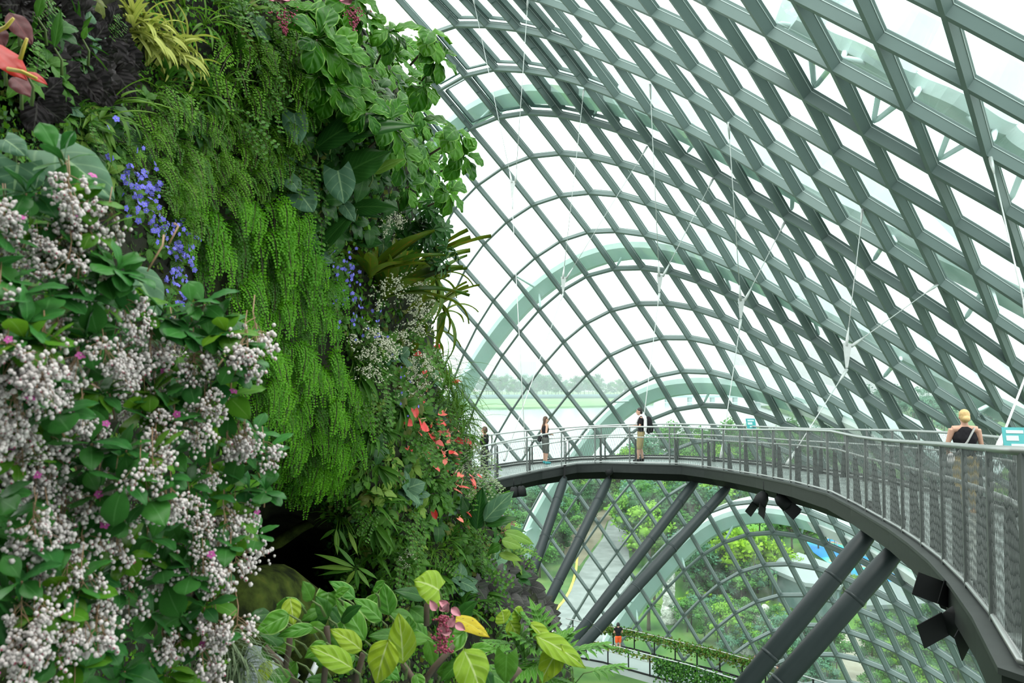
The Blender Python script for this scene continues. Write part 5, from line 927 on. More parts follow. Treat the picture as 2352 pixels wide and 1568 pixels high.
for k, (x, y, h, kd) in enumerate(((1705, 1372, 8.4, 'tree_yellow'), (1680, 1360, 7.0, 'tree_yellow'), (1740, 1362, 7.2, 'tree_yellow'), (1765, 1345, 5.5, 'tree_yellow'), (1815, 1368, 5.2, 'tree_yellow'), (1850, 1350, 4.5, 'tree_yellow'), (1640, 1300, 5, 'tree_fresh'), (1850, 1280, 8.2, 'tree_fresh'), (1820, 1275, 8.5, 'tree_green'), (1790, 1262, 8.5, 'tree_green'), (1770, 1240, 7, 'tree_dark'), (1880, 1260, 6.5, 'tree_dark'), (1745, 1225, 7, 'tree_green'), (1920, 1226, 7, 'tree_dark'), (1970, 1222, 7, 'tree_dark'), (2010, 1235, 7, 'tree_dark'), (1940, 1400, 4.2, 'tree_fresh'), (1900, 1390, 3.6, 'tree_fresh'), (1960, 1375, 3.2, 'tree_yellow'), (2040, 1260, 7, 'tree_green'))): tree(kd, x, y, h, seed=k)
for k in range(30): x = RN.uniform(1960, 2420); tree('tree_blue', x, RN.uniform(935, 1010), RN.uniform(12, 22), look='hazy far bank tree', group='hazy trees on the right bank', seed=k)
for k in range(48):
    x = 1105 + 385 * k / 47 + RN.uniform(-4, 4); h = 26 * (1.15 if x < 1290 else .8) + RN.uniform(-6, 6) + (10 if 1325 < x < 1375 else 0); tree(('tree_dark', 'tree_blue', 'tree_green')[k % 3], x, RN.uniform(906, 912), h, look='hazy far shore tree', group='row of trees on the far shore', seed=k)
for k, (x, y) in enumerate(((1585, 1395), (1605, 1390), (1630, 1392), (1655, 1398), (1765, 1412), (1785, 1420), (1810, 1425), (1830, 1432), (1560, 1400), (1985, 1445), (2000, 1462), (2020, 1470))): tree('tree_yellow', x, y, 1.5, 'shrub', 'low yellow flowering shrub', 'yellow flowering shrubs', k, True)
# palms
def mk_palm(seed, H=2.2, n=22):
    r = random.Random(seed); mb = MB(); tr = MB(); tr.tube([(0, 0, 0), (0, 0, H * .5), (.03, 0, H)], [.2, .17, .15], 8)
    for k in range(n): d = rdir(k * 2.4, r.uniform(-.1, 1.2)); leaf(mb, (0, 0, H), d, (0, 0, 1), 1.5 * r.uniform(.8, 1.1), .26, 'lance', 1.3, .25, r.random(), 8, 1, 0, 0, 0, .5)
    return [('fronds', mb.mesh('fronds', TC['tree_green']), []), ('trunk', tr.mesh('trunk', stemb), [])]
PALM = mk_palm(1)
for x, y, s in ((1490, 1447, 1.0), (1503, 1392, .9), (1600, 1398, .8), (1218, 1180, 2.6), (1232, 1178, 2.4)):
    o = thing('cycad_palm', 'x', 'palm', gp(x, y), None, 'palms outside the dome', s); [link(a, m, o) for a, m, _ in PALM]; TREG.append((o, 'short palm with arching fronds', x, y - 30))
# carved stone column, rock sculptures, pavilion, umbrellas, towers, ship, barrage
q = NT('carved_white_stone'); nz = q.noise(2.2, 5, q.pos()); stone = q.done(q.bsdf(q.ramp(nz, [(.35, (.34, .34, .30)), (.5, (.58, .57, .52)), (.7, (.72, .71, .66))]), .85, .2, 0, q.bump(nz, 1.0, .3)))
rr = np.random.RandomState(4)
def rocky(pts, rad, n=14, jit=.16):
    mb = MB(); mb.tube(pts, rad, n); V = mb.v[0]; V += rr.uniform(-1, 1, V.shape) * np.mean(rad) * jit; return mb
p = gp(1536, 1430); o = tag(thing('stone_column', 'tall carved pale stone column in the garden outside the glass', 'column', p)); m_ = [(0, 0, z) for z in np.linspace(1.7, 6.6, 26)]
rocky(m_, [.62] * 26).build('shaft', stone, o); rocky([(0, 0, z) for z in np.linspace(-.1, 1.8, 8)], [.85, .85, .82, .8, .8, .78, .74, .66], 14, .05).build('drum_base', stone, o)
p = gp(1757, 1437); o = thing('rock_sculpture', 'tall white standing rock slab in the garden', 'sculpture', p); rocky([(-.1, 0, 0), (0, 0, .6), (.1, 0, 1.2), (0, 0, 1.9), (-.1, 0, 2.15)], [.4, .42, .36, .38, .2], 10, .2).build('slab', stone, o)
p = gp(1738, 1450); o = thing('rock_sculpture', 'craggy white rock with an arm beside the standing slab', 'sculpture', p); rocky([(0, 0, 0), (.1, 0, .5), (.3, 0, .9), (.2, 0, 1.5), (0, 0, 1.9)], [.5, .75, .6, .5, .2], 10, .3).build('crag', stone, o); rocky([(0, 0, .6), (-.6, 0, .8), (-1.0, 0, .4), (-1.0, 0, -.3)], [.3, .2, .18, .2], 8, .3).build('spur', stone, o)
p = gp(1722, 1500); o = thing('rock_sculpture', 'low brown white rock mound below the craggy white rock', 'sculpture', p); rocky([(0, 0, 0), (0, 0, .8), (.1, 0, 1.5)], [.9, .7, .2], 10, .3).build('crag', stone, o)
rfm = plain('grey_metal_roof', (.26, .30, .30), .5, .4, 0, .08, .6); wallm = plain('pavilion_wall', (.16, .24, .24), .7)
def pavilion(label, pts, z, th):
    P = [gp(a, b, zz) for a, b, zz in pts]; c = np.mean(P, 0); c[2] = 0; o = thing('pavilion', label, 'pavilion', c); mb = MB(); n = len(P); mb.add([p - c for p in P] + [p - c - np.array([0, 0, th]) for p in P], [tuple(range(n)), tuple(range(2 * n - 1, n - 1, -1))] + [(a, n + a, n + (a + 1) % n, (a + 1) % n) for a in range(n)]); mb.build('roof', rfm, o, False)
    for k in range(n):
        b = MB(); pp = P[k] * .93 + np.mean(P, 0) * .07; b.tube([(pp[0] - c[0], pp[1] - c[1], 0), (pp[0] - c[0], pp[1] - c[1], pp[2] - .2)], .12, 6); b.build('post', wallm, o)
    b = MB(); Q = [p * .8 + np.mean(P, 0) * .2 - c for p in P]; n = len(Q); b.add([np.array([x[0], x[1], 0]) for x in Q] + [np.array([x[0], x[1], x[2] - .3]) for x in Q], [(a, (a + 1) % n, n + (a + 1) % n, n + a) for a in range(n)]); b.build('wall', wallm, o, False)
pavilion('wide grey roofed pavilion below the blue playground', [(1768, 1304, 3.6), (1790, 1281, 4.2), (1834, 1268, 4.2), (1955, 1310, 4.4), (1930, 1346, 3.6), (1850, 1338, 3.6)], 4, .4)
pavilion('grey roofed pavilion right of the thick struts', [(2000, 1335, 4.4), (2090, 1335, 4.2), (2130, 1385, 3.6), (1990, 1390, 3.6)], 4, .4)
for x, y, h, lb in ((1917, 1252, 3.2, 'folded orange parasol at the far side of the playground'), (1962, 1248, 2.6, 'folded yellow parasol beside the first thick strut')):
    o = thing('parasol', lb, 'parasol', gp(x, y)); mb = MB(); mb.tube([(0, 0, h * .3), (0, 0, h * .45), (0, 0, h * .95), (0, 0, h)], [.42, .38, .16, .03], 9); mb.build('canopy', plain('orange_canvas', (.62, .34, .06), .8), o); mb = MB(); mb.tube([(0, 0, 0), (0, 0, h * .4)], .06, 6); mb.build('pole', stainless, o)
ply = plain('white_play_shape', (.75, .75, .75), .6)
for k in range(10):
    x, y = RN.uniform(1880, 2080), 0; y = np.interp(x, [1870, 2080], [1240, 1300]) + RN.uniform(0, 25); o = thing('play_column', 'x', 'play equipment', gp(x, y), None, 'play columns on the blue surface'); mb = MB(); hh = RN.uniform(.8, 2.2); mb.tube([(0, 0, 0), (0, 0, hh), (.4, 0, hh + .5)], [.14, .12, .1], 7); mb.build('pole', ply if k % 2 else stainless, o); b = MB(); b.ball((.5, 0, hh + .6), .35, 0, .5, True, (1.4, 1, .6)); b.build('cap', ply, o); TREG.append((o, 'slim play column', x, y))
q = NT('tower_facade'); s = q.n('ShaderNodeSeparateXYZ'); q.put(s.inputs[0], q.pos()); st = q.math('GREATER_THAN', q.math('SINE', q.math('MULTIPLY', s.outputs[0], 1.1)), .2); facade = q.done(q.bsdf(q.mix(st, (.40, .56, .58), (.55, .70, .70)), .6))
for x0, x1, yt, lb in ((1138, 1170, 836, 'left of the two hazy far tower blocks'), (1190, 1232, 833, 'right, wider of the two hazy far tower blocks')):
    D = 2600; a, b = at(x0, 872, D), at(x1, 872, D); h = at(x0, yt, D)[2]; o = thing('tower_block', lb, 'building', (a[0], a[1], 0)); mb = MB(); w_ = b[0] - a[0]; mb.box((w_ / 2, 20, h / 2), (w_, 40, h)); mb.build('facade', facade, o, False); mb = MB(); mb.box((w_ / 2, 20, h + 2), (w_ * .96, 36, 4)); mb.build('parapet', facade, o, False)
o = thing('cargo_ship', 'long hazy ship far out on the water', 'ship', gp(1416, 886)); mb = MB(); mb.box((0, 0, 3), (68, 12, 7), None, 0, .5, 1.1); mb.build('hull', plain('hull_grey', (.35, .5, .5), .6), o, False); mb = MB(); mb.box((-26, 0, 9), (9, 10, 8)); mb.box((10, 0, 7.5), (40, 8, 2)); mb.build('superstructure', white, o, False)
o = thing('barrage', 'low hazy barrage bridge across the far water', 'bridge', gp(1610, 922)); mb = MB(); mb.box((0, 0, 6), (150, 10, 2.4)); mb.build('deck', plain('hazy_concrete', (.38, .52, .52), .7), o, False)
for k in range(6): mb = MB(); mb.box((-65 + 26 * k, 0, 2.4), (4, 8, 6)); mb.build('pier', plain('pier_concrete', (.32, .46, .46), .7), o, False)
o = thing('display_board', 'framed garden display board among shrubs', 'sign', gp(2006, 1455)); mb = MB(); mb.box((0, 0, 1.0), (1.5, .12, 1.7)); mb.build('frame', black_steel, o, False); q = NT('board_picture'); mb = MB(); mb.box((0, -.07, 1.15), (1.2, .03, 1.1)); mb.build('picture', q.done(q.bsdf(q.ramp(q.noise(3, 2, q.pos()), [(.4, (.05, .4, .55)), (.55, (.2, .55, .3)), (.65, (.5, .6, .4))]), .5)), o, False)
for x, y, lb in ((2162, 1485, 'white blank board below the black floodlights'), (2068, 1572, 'white blank board at the bottom edge'), (2247, 1500, 'white narrow board at the lower right glass')):
    o = thing('sign_board', lb, 'sign', gp(x, y)); mb = MB(); mb.box((0, 0, .9), (.7, .1, 1.3)); mb.build('board', ply, o, False); mb = MB(); mb.box((0, .05, .15), (.1, .1, .5)); mb.build('post', stainless, o, False)
# ---------------------------------------------------------------- hanging cables, struts, floodlights, signs
cabm = plain('pale_cable', (.50, .54, .52), .4, .5, .3)
def cable(name, label, runs, group, r=.018, plate=None):
    r0 = runs[0][0]; o = thing(name, label, 'cable', r0, None, group)
    for a, b in runs: mb = MB(); mb.tube([a - r0, b - r0], r, 6); u = nrm(b - a); mb.tube([a - r0, a + u * .25 - r0, a + u * .6 - r0], [.05, .05, .02], 6); mb.tube([b - u * .6 - r0, b - u * .25 - r0, b - r0], [.02, .05, .05], 6); mb.build('rod', cabm, o)
    if plate is not None:
        mb = MB(); mb.add([plate - r0 + np.array(v) for v in ((-.10, -.02, .1), (.16, -.02, .08), (.03, -.02, -.65), (-.03, -.02, -.65), (-.10, .02, .1), (.16, .02, .08), (.03, .02, -.65), (-.03, .02, -.65))], [(0, 1, 2, 3), (7, 6, 5, 4), (0, 4, 5, 1), (1, 5, 6, 2), (2, 6, 7, 3), (3, 7, 4, 0)]); mb.build('fork_plate', cabm, o, False)
def sh(px, py, l=.2): return at(px, py, shell_at(px, py)[0] - l)
def out_near(px, py, d): return at(px, py, d)
CAB = [((1176, 420), 36, [(1086, -8), (1213, -8)], (1207, 1043), 29.5, 'hanging cable nearest the planted mountain'), ((1293, 640), 38, [(1341, 205), (1487, 336)], (1158, 1057), 29.0, 'hanging cable with a fork before the middle arch'), ((1514, 635), 34, [(1493, 193), (1639, 408)], (1468, 1046), 29.0, 'hanging cable above the man with the backpack'), ((1701, 691), 31, [(1673, 280), (1805, 505)], (1655, 1052), 27.0, 'hanging cable left of the teal rail sign'), ((1944, 795), 25, [(1982, 477), (2155, 652)], (1807, 1066), 22.5, 'hanging cable forking near the middle right')]
for (fx, fy), d, tops, (bx, by), bd, lb in CAB:
    f = at(fx, fy, d); lo = at(bx, by, bd); tp = []
    for t in tops:
        dd, n_, k_ = shell_at(*t); tp.append(at(t[0], t[1], dd - .2) if t[1] > 0 else at(t[0], t[1], dd))
    cable('hanging_cable', lb, [(tp[0], f), (tp[1], f + np.array([.15, 0, 0])), (f - np.array([0, 0, .7]), lo)], 'hanging cables of the footbridge', .015, f)
cable('hanging_cable', 'hanging cable at the far right from a beam node', [(sh(2275, 362), at(2362, 740, 17))], 'hanging cables of the footbridge', .018)
cable('hanging_cable', 'bright hanging cable beside the teal sign at the right', [(at(2380, 800, 15), at(2292, 1030, 12.0))], 'hanging cables of the footbridge', .02)
STR = [((1297, 1097), 27.6, (1222, 1318), 24.5, 'first strut from the mountain under the footbridge'), ((1400, 1097), 27.2, (1238, 1425), 23.5, 'second strut from the mountain under the footbridge'), ((1600, 1102), 26.0, (1285, 1512), 22.5, 'third strut, long and slanting under the footbridge'), ((1672, 1119), 24.4, (1298, 1525), 21.5, 'fourth strut, long and slanting under the footbridge'), ((2006, 1212), 13.3, (1690, 1600), 12.9, 'upper of the two thick near struts'), ((2070, 1250), 11.9, (1765, 1600), 11.7, 'lower of the two thick near struts')]
strm = plain('slate_strut_paint', (.026, .038, .038), .45, .25, 0, .15, 4)
for (tx, ty), td, (bx, by), bd, lb in STR:
    a, b = at(tx, ty, td), at(bx, by, bd); b = b + (b - a) * (.55 if td > 20 else .3); u = nrm(b - a); L = np.linalg.norm(b - a); o = thing('support_strut', lb, 'strut', a, None, 'slanting struts of the footbridge'); mb = MB(); mb.tube([u * .0, u * .18, u * .45, u * L], [.09, .13, .15, .15], 18); mb.build('tube', strm, o)
    k = 1.0
    while k < L: mb = MB(); mb.tube([u * k, u * (k + .05)], .158, 18); mb.build('collar', strm, o); k += 1.6
    mb = MB(); mb.beam(np.array([0, 0, .42]), u * .1, .06, .22, (0, 1, 0)); mb.build('pin_plate', black_steel, o, False)
def flood(label, p, dirv, s=1.0, doors=True):
    o = thing('floodlight', label, 'floodlight', p); X, D, N = basis(dirv); R = np.array([X, D, N]); mb = MB(); mb.tube([np.zeros(3), D * .12 * s, D * .34 * s], [.10 * s, .16 * s, .17 * s], 10); mb.build('housing', black_steel, o)
    mb = MB(); mb.tube([np.array([0, 0, .0]), np.array([.0, 0, .28 * s])], .02 * s, 6); mb.build('bracket', black_steel, o)
    if doors:
        for sx in (-1, 1): mb = MB(); mb.beam(D * .33 * s + X * sx * .12 * s, D * .62 * s + X * sx * .2 * s, .26 * s, .008, X * sx); mb.build('barn_door', black_steel, o, False)
flood('left of two black spotlights under the mountain end', at(1180, 1118, 25.5), (.1, 0, -1), .9, False); flood('right of two black spotlights under the mountain end', at(1197, 1116, 25.5), (.1, 0, -1), .9, False)
flood('black floodlight hanging at mid span, left one', at(1755, 1132, 20.2), (-.3, -.2, -.5), 1.0); flood('black floodlight hanging at mid span, right one', at(1785, 1138, 19.6), (.5, -.2, -.5), 1.0)
flood('small pale floodlight on the girder over the second strut', at(1406, 1082, 26.6), (-.8, -.5, -.2), .6, False)
flood('big black floodlight with open flaps, leftmost at the right', at(2235, 1388, 7.4), (-.9, -.2, .35), .8); flood('big black floodlight hanging in the middle at the right', at(2242, 1398, 7.0), (-.6, -.3, -.3), .85); flood('big black floodlight nearest the walkway edge', at(2256, 1415, 6.5), (-.5, -.5, -.6), .6, False); flood('small black spotlight under the near walkway bend', at(2285, 1465, 6.0), (.2, -.3, -.8), .5, False)
teal = plain('teal_sign_face', (.03, .30, .30), .4); tealp = plain('pale_sign_print', (.45, .65, .60), .5)
def railsign(label, p, w_, h_, yaw):
    o = thing('info_sign', label, 'sign', p); o.rotation_euler = (math.radians(-22), 0, yaw); mb = MB(); mb.box((0, 0, 0), (w_, .02, h_)); mb.build('panel', teal, o, False)
    for x, z, a, b in ((0, .3, .7, .14), (-.12, .02, .5, .22), (.1, -.28, .6, .12)): mb = MB(); mb.box((x * w_, -.013, z * h_), (a * w_, .006, b * h_)); mb.build('print', tealp, o, False)
    mb = MB(); mb.tube([(0, .02, -h_ * .5), (0, .03, -h_ * .5 - .25)], .015, 6); mb.build('stalk', stainless, o)
railsign('small teal information sign on the outer rail at mid span', at(1725, 973, 26), .30, .34, .1); railsign('larger teal information sign on the outer rail at the right', at(2332, 1008, 11.3), .30, .33, -.3)
# ---------------------------------------------------------------- lower walkway
LZ = CAMZ - 15.6; lf = np.array([gp(x, y, LZ) for x, y in ((1300, 1462), (1345, 1472), (1446, 1490), (1573, 1523), (1650, 1542), (1760, 1575), (1900, 1622), (2060, 1690))])
ld = [];
for k in range(len(lf)): t = nrm(lf[min(k + 1, len(lf) - 1)] - lf[max(k - 1, 0)]); s = np.array([-t[1], t[0], 0]); s = s if s[1] < 0 else -s; ld.append(s)
ln_ = np.array([p + s * 3.0 for p, s in zip(lf, ld)]); L0 = lf[0]
low = thing('lower_walkway', 'lower ivy hung walkway crossing behind the struts', 'walkway', L0); M = len(lf); V = []
for k in range(M): V += [lf[k] - L0, ln_[k] - L0, ln_[k] - L0 - [0, 0, .35], lf[k] - L0 - [0, 0, .35]]
mb = MB(); mb.add(V, [(k * 4 + a, k * 4 + (a + 1) % 4, k * 4 + 4 + (a + 1) % 4, k * 4 + 4 + a) for k in range(M - 1) for a in range(4)]); mb.build('deck', plain('pale_deck', (.30, .36, .34), .6, .4, 0, .15, 1), low, False)
for path, nm in ((lf, 'far'), (ln_, 'near')):
    for z, r in ((1.1, .035), (.72, .025), (.05, .05)): mb = MB(); mb.tube([p - L0 + [0, 0, z] for p in path], r, 6); mb.build('rail', stainless if z > .1 else black_steel, low)
    t = np.concatenate([[0], np.cumsum(np.linalg.norm(np.diff(path, axis=0), axis=1))]); u = np.arange(.5, t[-1], 1.35); pp = np.stack([np.interp(u, t, path[:, k]) for k in range(3)], 1)
    for p in pp: mb = MB(); mb.beam(p - L0, p - L0 + [0, 0, 1.1], .06, .10, (0, 1, 0)); mb.build('railing_post', black_steel, low, False)
def ivy(label, path, n, thick, zc, seed, mat=('mid', 'olive')):
    r = random.Random(seed); mb = MB(); r0 = path[0]; path = np.array(path)
    for k in range(n):
        a = r.random() * (len(path) - 1); i = int(a); p = path[i] * (1 - a + i) + path[min(i + 1, len(path) - 1)] * (a - i); c = p + np.array([r.gauss(0, .12), r.gauss(0, .12), zc - abs(r.gauss(0, thick))]); kite(mb, c - r0, [r.gauss(0, 1), r.gauss(0, 1), r.gauss(-.5, .8)], (r.gauss(0, .5), -1, .5), r.uniform(.10, .2), r.uniform(.08, .15), r.random(), int(r.random() < .5))
    o = thing('ivy', label, 'ivy', r0); mb.build('foliage', [G[mat[0]], G[mat[1]]], o); s = MB(); s.tube([p - r0 + np.array([0, 0, zc]) for p in path], .02, 5); s.build('vine', stemb, o)
ivy('ivy strip along the far rail of the lower walkway', lf[1:6], 2600, .22, 1.12, 1, ('olive', 'mid')); ivy('thin ivy on the near rail of the lower walkway', ln_[0:4], 700, .15, 1.1, 2, ('mid', 'olive')); ivy('dense dark ivy mass hanging from the lower walkway', ln_[3:7], 3000, .55, 1.1, 3, ('mid', 'dark'))
for x, y in ((1682, 1505), (1760, 1520)): pass
# ---------------------------------------------------------------- people
SK = plain('skin', (.50, .30, .21), .55, .4, 0, .06, 20)
def shell(mb, name, mat, par, vox=.012, sm=6):
    o = mb.build(name, mat, par); rm = o.modifiers.new('skin', 'REMESH'); rm.mode = 'VOXEL'; rm.voxel_size = vox; rm.use_smooth_shade = True; s = o.modifiers.new('soft', 'SMOOTH'); s.factor = .5; s.iterations = sm; return o
def hand(mb, w, d, n, sc=1.0, curl=.5):            # palm, four fingers and a thumb from the wrist w along d, n = back of the hand
    d = nrm(d); n = nrm(n - d * np.dot(n, d)); s = np.cross(d, n); mb.tube([w, w + d * .045 * sc, w + d * .085 * sc], [.024 * sc, .033 * sc, .03 * sc], 8)
    for k, (o, l) in enumerate(((-.03, .062), (-.010, .072), (.010, .068), (.029, .052))):
        b = w + d * .08 * sc + s * o * sc; m = b + (d * .6 - n * curl * .4) * l * sc; e = m + (d * .3 - n * curl) * l * .6 * sc; mb.tube([b, m, e], [.0095 * sc, .009 * sc, .007 * sc], 6)
    b = w + d * .03 * sc - s * .026 * sc; mb.tube([b, b - s * .03 * sc + d * .025 * sc - n * .01, b - s * .036 * sc + d * .058 * sc - n * .025 * sc], [.013 * sc, .011 * sc, .008 * sc], 6)
def person(label, pos, yaw, H, P, cl, vox=.011, look=0.0):
    """P: joints in a 1.7 m frame (x right, y ahead, z up); cl: clothing"""
    o = thing('person', label, 'person', pos, None, None, H / 1.7); o.rotation_euler = (0, 0, yaw); J = {k: np.array(v, float) for k, v in P.items()}; b = MB()
    hd = J['head']; Rl = np.array([[math.cos(look), math.sin(look), 0], [-math.sin(look), math.cos(look), 0], [0, 0, 1]]); h = lambda x, y, z: hd + np.array([x, y, z]) @ Rl
    b.ball(h(0, 0, .02), 1, 0, .5, False, (.076, .092, .105)); b.ball(h(0, .03, -.055), 1, 0, .5, False, (.052, .058, .06)); b.tube([h(0, .09, .012), h(0, .112, -.018), h(0, .092, -.026)], [.009, .015, .011], 6); b.tube([h(-.02, .083, -.058), h(.02, .083, -.058)], .009, 6)
    for sx in (-1, 1): b.ball(h(sx * .078, -.005, .0), 1, 0, .5, True, (.012, .022, .032))
    b.tube([J['neck'] - [0, 0, .04], (J['neck'] + hd) / 2, hd + [0, 0, -.05]], [.062, .052, .055], 10); ch, pv = J['chest'], J['pelvis']
    b.ball(ch, 1, 0, .5, False, (.18, .11, .17)); b.ball((ch + pv) / 2, 1, 0, .5, False, (.135, .095, .17)); b.ball(pv, 1, 0, .5, False, (.16, .11, .13)); b.tube([J['sl'], J['neck'] - [0, 0, .05], J['sr']], [.055, .06, .055], 10)
    for s in 'lr':
        b.tube([J['s' + s], (J['s' + s] + J['e' + s]) / 2, J['e' + s], (J['e' + s] * .6 + J['w' + s] * .4), J['w' + s]], [.055, .046, .037, .038, .025], 9); dv = J['w' + s] - J['e' + s]; hand(b, J['w' + s], dv, np.cross(dv, (1 if s == 'l' else -1, 0.2, 0)), 1.0)
        b.tube([J['h' + s], (J['h' + s] + J['k' + s]) / 2, J['k' + s], J['k' + s] * .65 + J['a' + s] * .35, J['a' + s]], [.095, .078, .056, .058, .036], 10); f = J['a' + s]; b.tube([f + [0, -.03, -.045], f + [0, .06, -.055], f + [0, .15, -.062]], [.038, .04, .028], 8)
    shell(b, 'body', SK, o, vox); e = MB()
    for sx in (-1, 1): e.ball(h(sx * .03, .083, .025), .011, 0, .5, True)
    e.build('eyes', black_steel, o); hr = MB(); hc = cl['hair']
    hr.ball(h(0, -.015, .05), 1, 0, .5, False, (.086, .095, .092)); hr.ball(h(0, -.05, .0), 1, 0, .5, False, (.08, .065, .09))
    if hc[1] == 'long':
        for sx in (-1, 0, 1): hr.tube([h(sx * .06, -.03, .05), h(sx * .085, -.05, -.08), h(sx * .09, -.06, -.22), h(sx * .075, -.06, -.32)], [.05, .05, .05, .025], 8)
    if hc[1] == 'bob':
        for sx in (-1, 1): hr.tube([h(sx * .065, -.01, .05), h(sx * .08, -.02, -.06), h(sx * .07, -.02, -.11)], [.045, .04, .02], 8)
    if hc[1] == 'bun': hr.ball(h(0, -.10, -.02), 1, 0, .5, False, (.06, .045, .05)); hr.ball(h(0, .03, .07), 1, 0, .5, False, (.07, .06, .05))
    shell(hr, 'hair', hc[0], o, vox, 3)
    t = MB(); g = 1.12; t.ball(ch, 1, 0, .5, False, (.195, .13, .18)); t.ball((ch + pv) / 2, 1, 0, .5, False, (.15, .112, .18)); t.ball(pv + [0, 0, .02], 1, 0, .5, False, (.165, .12, .10))
    if cl['sleeve'] > 0:
        t.tube([J['sl'], J['neck'] - [0, 0, .06], J['sr']], [.066, .068, .066], 10)
        for s in 'lr':
            q = cl['sleeve']; pts = [J['s' + s], J['s' + s] * (1 - min(q, 1)) + J['e' + s] * min(q, 1)]; 
            if q > 1: pts.append(J['e' + s] * (2 - q) + J['w' + s] * (q - 1))
            t.tube(pts, [.068, .058, .045][:len(pts)], 9)
    else:
        t.ball(ch + [0, -.015, .09], 1, 0, .5, False, (.135, .10, .12))
        for sx in (-1, 1): t.tube([ch + [sx * .10, .05, .08], J['neck'] + [sx * .095, 0, -.035], ch + [sx * .07, -.07, .06]], .028, 7)
    shell(t, 'top', cl['top'], o, vox, 4); lg = MB(); lg.ball(pv + [0, 0, -.03], 1, 0, .5, False, (.175, .13, .13))
    for s in 'lr':
        q = cl['leg']; kk = J['h' + s] * (1 - min(q, 1)) + J['k' + s] * min(q, 1); pts = [J['h' + s], (J['h' + s] + kk) / 2, kk]; rr_ = [.112, .102, .088]
        if q > 1: pts.append(J['k' + s] * (2 - q) + J['a' + s] * (q - 1)); rr_.append(.078 if q < 1.7 else .06)
        lg.tube(pts, rr_, 10)
    shell(lg, cl.get('legname', 'shorts'), cl['bottom'], o, vox, 4)
    for s in 'lr': f = J['a' + s]; sh_ = MB(); sh_.tube([f + [0, -.045, -.05], f + [0, .05, -.055], f + [0, .165, -.066]], [.045, .048, .034], 9); sh_.tube([f + [0, -.01, 0], f + [0, -.01, -.05]], [.043, .048], 8); shell(sh_, 'shoe', cl['shoe'], o, vox, 3)
    return o, J
def pose(**k):
    P = dict(head=(0, .02, 1.59), neck=(0, 0, 1.46), chest=(0, 0, 1.25), pelvis=(0, 0, .95), sl=(-.19, 0, 1.40), sr=(.19, 0, 1.40), el=(-.25, -.02, 1.12), er=(.25, -.02, 1.12), wl=(-.25, .06, .88), wr=(.25, .06, .88), hl=(-.09, 0, .90), hr=(.09, 0, .90), kl=(-.10, .02, .49), kr=(.10, .02, .49), al=(-.10, 0, .105), ar=(.10, 0, .105)); P.update(k); return P
blk = plain('black_cloth', (.012, .012, .014), .9, .2); khaki = plain('khaki_cloth', (.30, .25, .12), .9, .2, 0, .2, 12); slate = plain('slate_cloth', (.075, .085, .075), .9, .2); hairb = plain('brown_hair', (.055, .028, .014), .6); hairk = plain('black_hair', (.012, .010, .009), .5); blond = plain('blonde_hair', (.50, .36, .15), .5, .4, 0, .25, 30); tealsh = plain('teal_shoe', (.02, .30, .32), .6); whitec = plain('white_cloth', (.62, .64, .62), .9); orangec = plain('orange_cloth', (.75, .10, .015), .8); bluec = plain('blue_cloth', (.03, .16, .55), .9); tan = plain('tan_leather', (.30, .2, .1), .6)
def deck_at(px, py_feet, off):        # a point of the footbridge deck, off metres out from the inner edge
    best = min(range(len(inner) - 1), key=lambda k: abs(proj((inner[k] + inner[k + 1]) / 2 + nrm(outer[k] - inner[k]) * off)[0] - px) if 3 < inner[k][1] < 40 else 1e9); bt = None
    for k in range(max(0, best - 2), min(len(inner) - 1, best + 3)):
        for f in np.linspace(0, 1, 21): p = (inner[k] * (1 - f) + inner[k + 1] * f); s = nrm((outer[k] * (1 - f) + outer[k + 1] * f) - p); p = p + s * off; e_ = abs(proj(p)[0] - px); bt = (e_, p) if bt is None or e_ < bt[0] else bt
    return bt[1]
pw = deck_at(1254, 1050, 1.55); o, J = person('woman in black sleeveless top turning her head, hands at her waist', pw, math.radians(-70), 1.66, pose(el=(-.24, -.06, 1.13), wl=(-.12, .17, 1.06), er=(.24, -.06, 1.13), wr=(.10, .19, 1.07)), dict(hair=(hairb, 'long'), sleeve=0, top=blk, leg=1.25, bottom=slate, shoe=tealsh, legname='skirt'), look=-.5)
bg = MB(); bg.ball((-.19, -.14, .90), 1, 0, .5, False, (.06, .10, .13)); bg.build('handbag', blk, o); 
pm = deck_at(1474, 1062, 1.0); o, J = person('man with a big black backpack reading a leaflet', pm, math.radians(83), 1.77, pose(head=(0, .05, 1.59), el=(-.23, .05, 1.13), wl=(-.14, .30, 1.12), er=(.23, .05, 1.13), wr=(.12, .31, 1.12), kl=(-.10, .08, .49), al=(-.10, .10, .105), ar=(.10, -.05, .105)), dict(hair=(hairk, 'short'), sleeve=.7, top=blk, leg=1.2, bottom=khaki, shoe=blk), look=0)
mb = MB(); mb.ball((0, -.24, 1.17), 1, 0, .5, False, (.165, .13, .29)); mb.ball((0, -.33, 1.06), 1, 0, .5, False, (.12, .07, .15)); bp = shell(mb, 'backpack', blk, o, .012, 4)
tw = MB(); tw.tube([(-.17, .17, 1.22), (-.16, .12, 1.38), (-.13, .0, 1.485), (-.17, -.13, 1.36), (-.21, -.13, 1.12), (-.22, -.12, .98)], [.035, .05, .045, .06, .06, .045], 8); shell(tw, 'towel', whitec, o, .012, 4)
lf_ = MB(); lf_.add([(-.13, .36, 1.08), (.13, .36, 1.08), (.13, .42, 1.28), (-.13, .42, 1.28), (-.13, .365, 1.078), (.13, .365, 1.078), (.13, .425, 1.278), (-.13, .425, 1.278)], [(0, 1, 2, 3), (7, 6, 5, 4), (0, 4, 5, 1), (1, 5, 6, 2), (2, 6, 7, 3), (3, 7, 4, 0)]); lf_.build('leaflet', whitec, o, False)
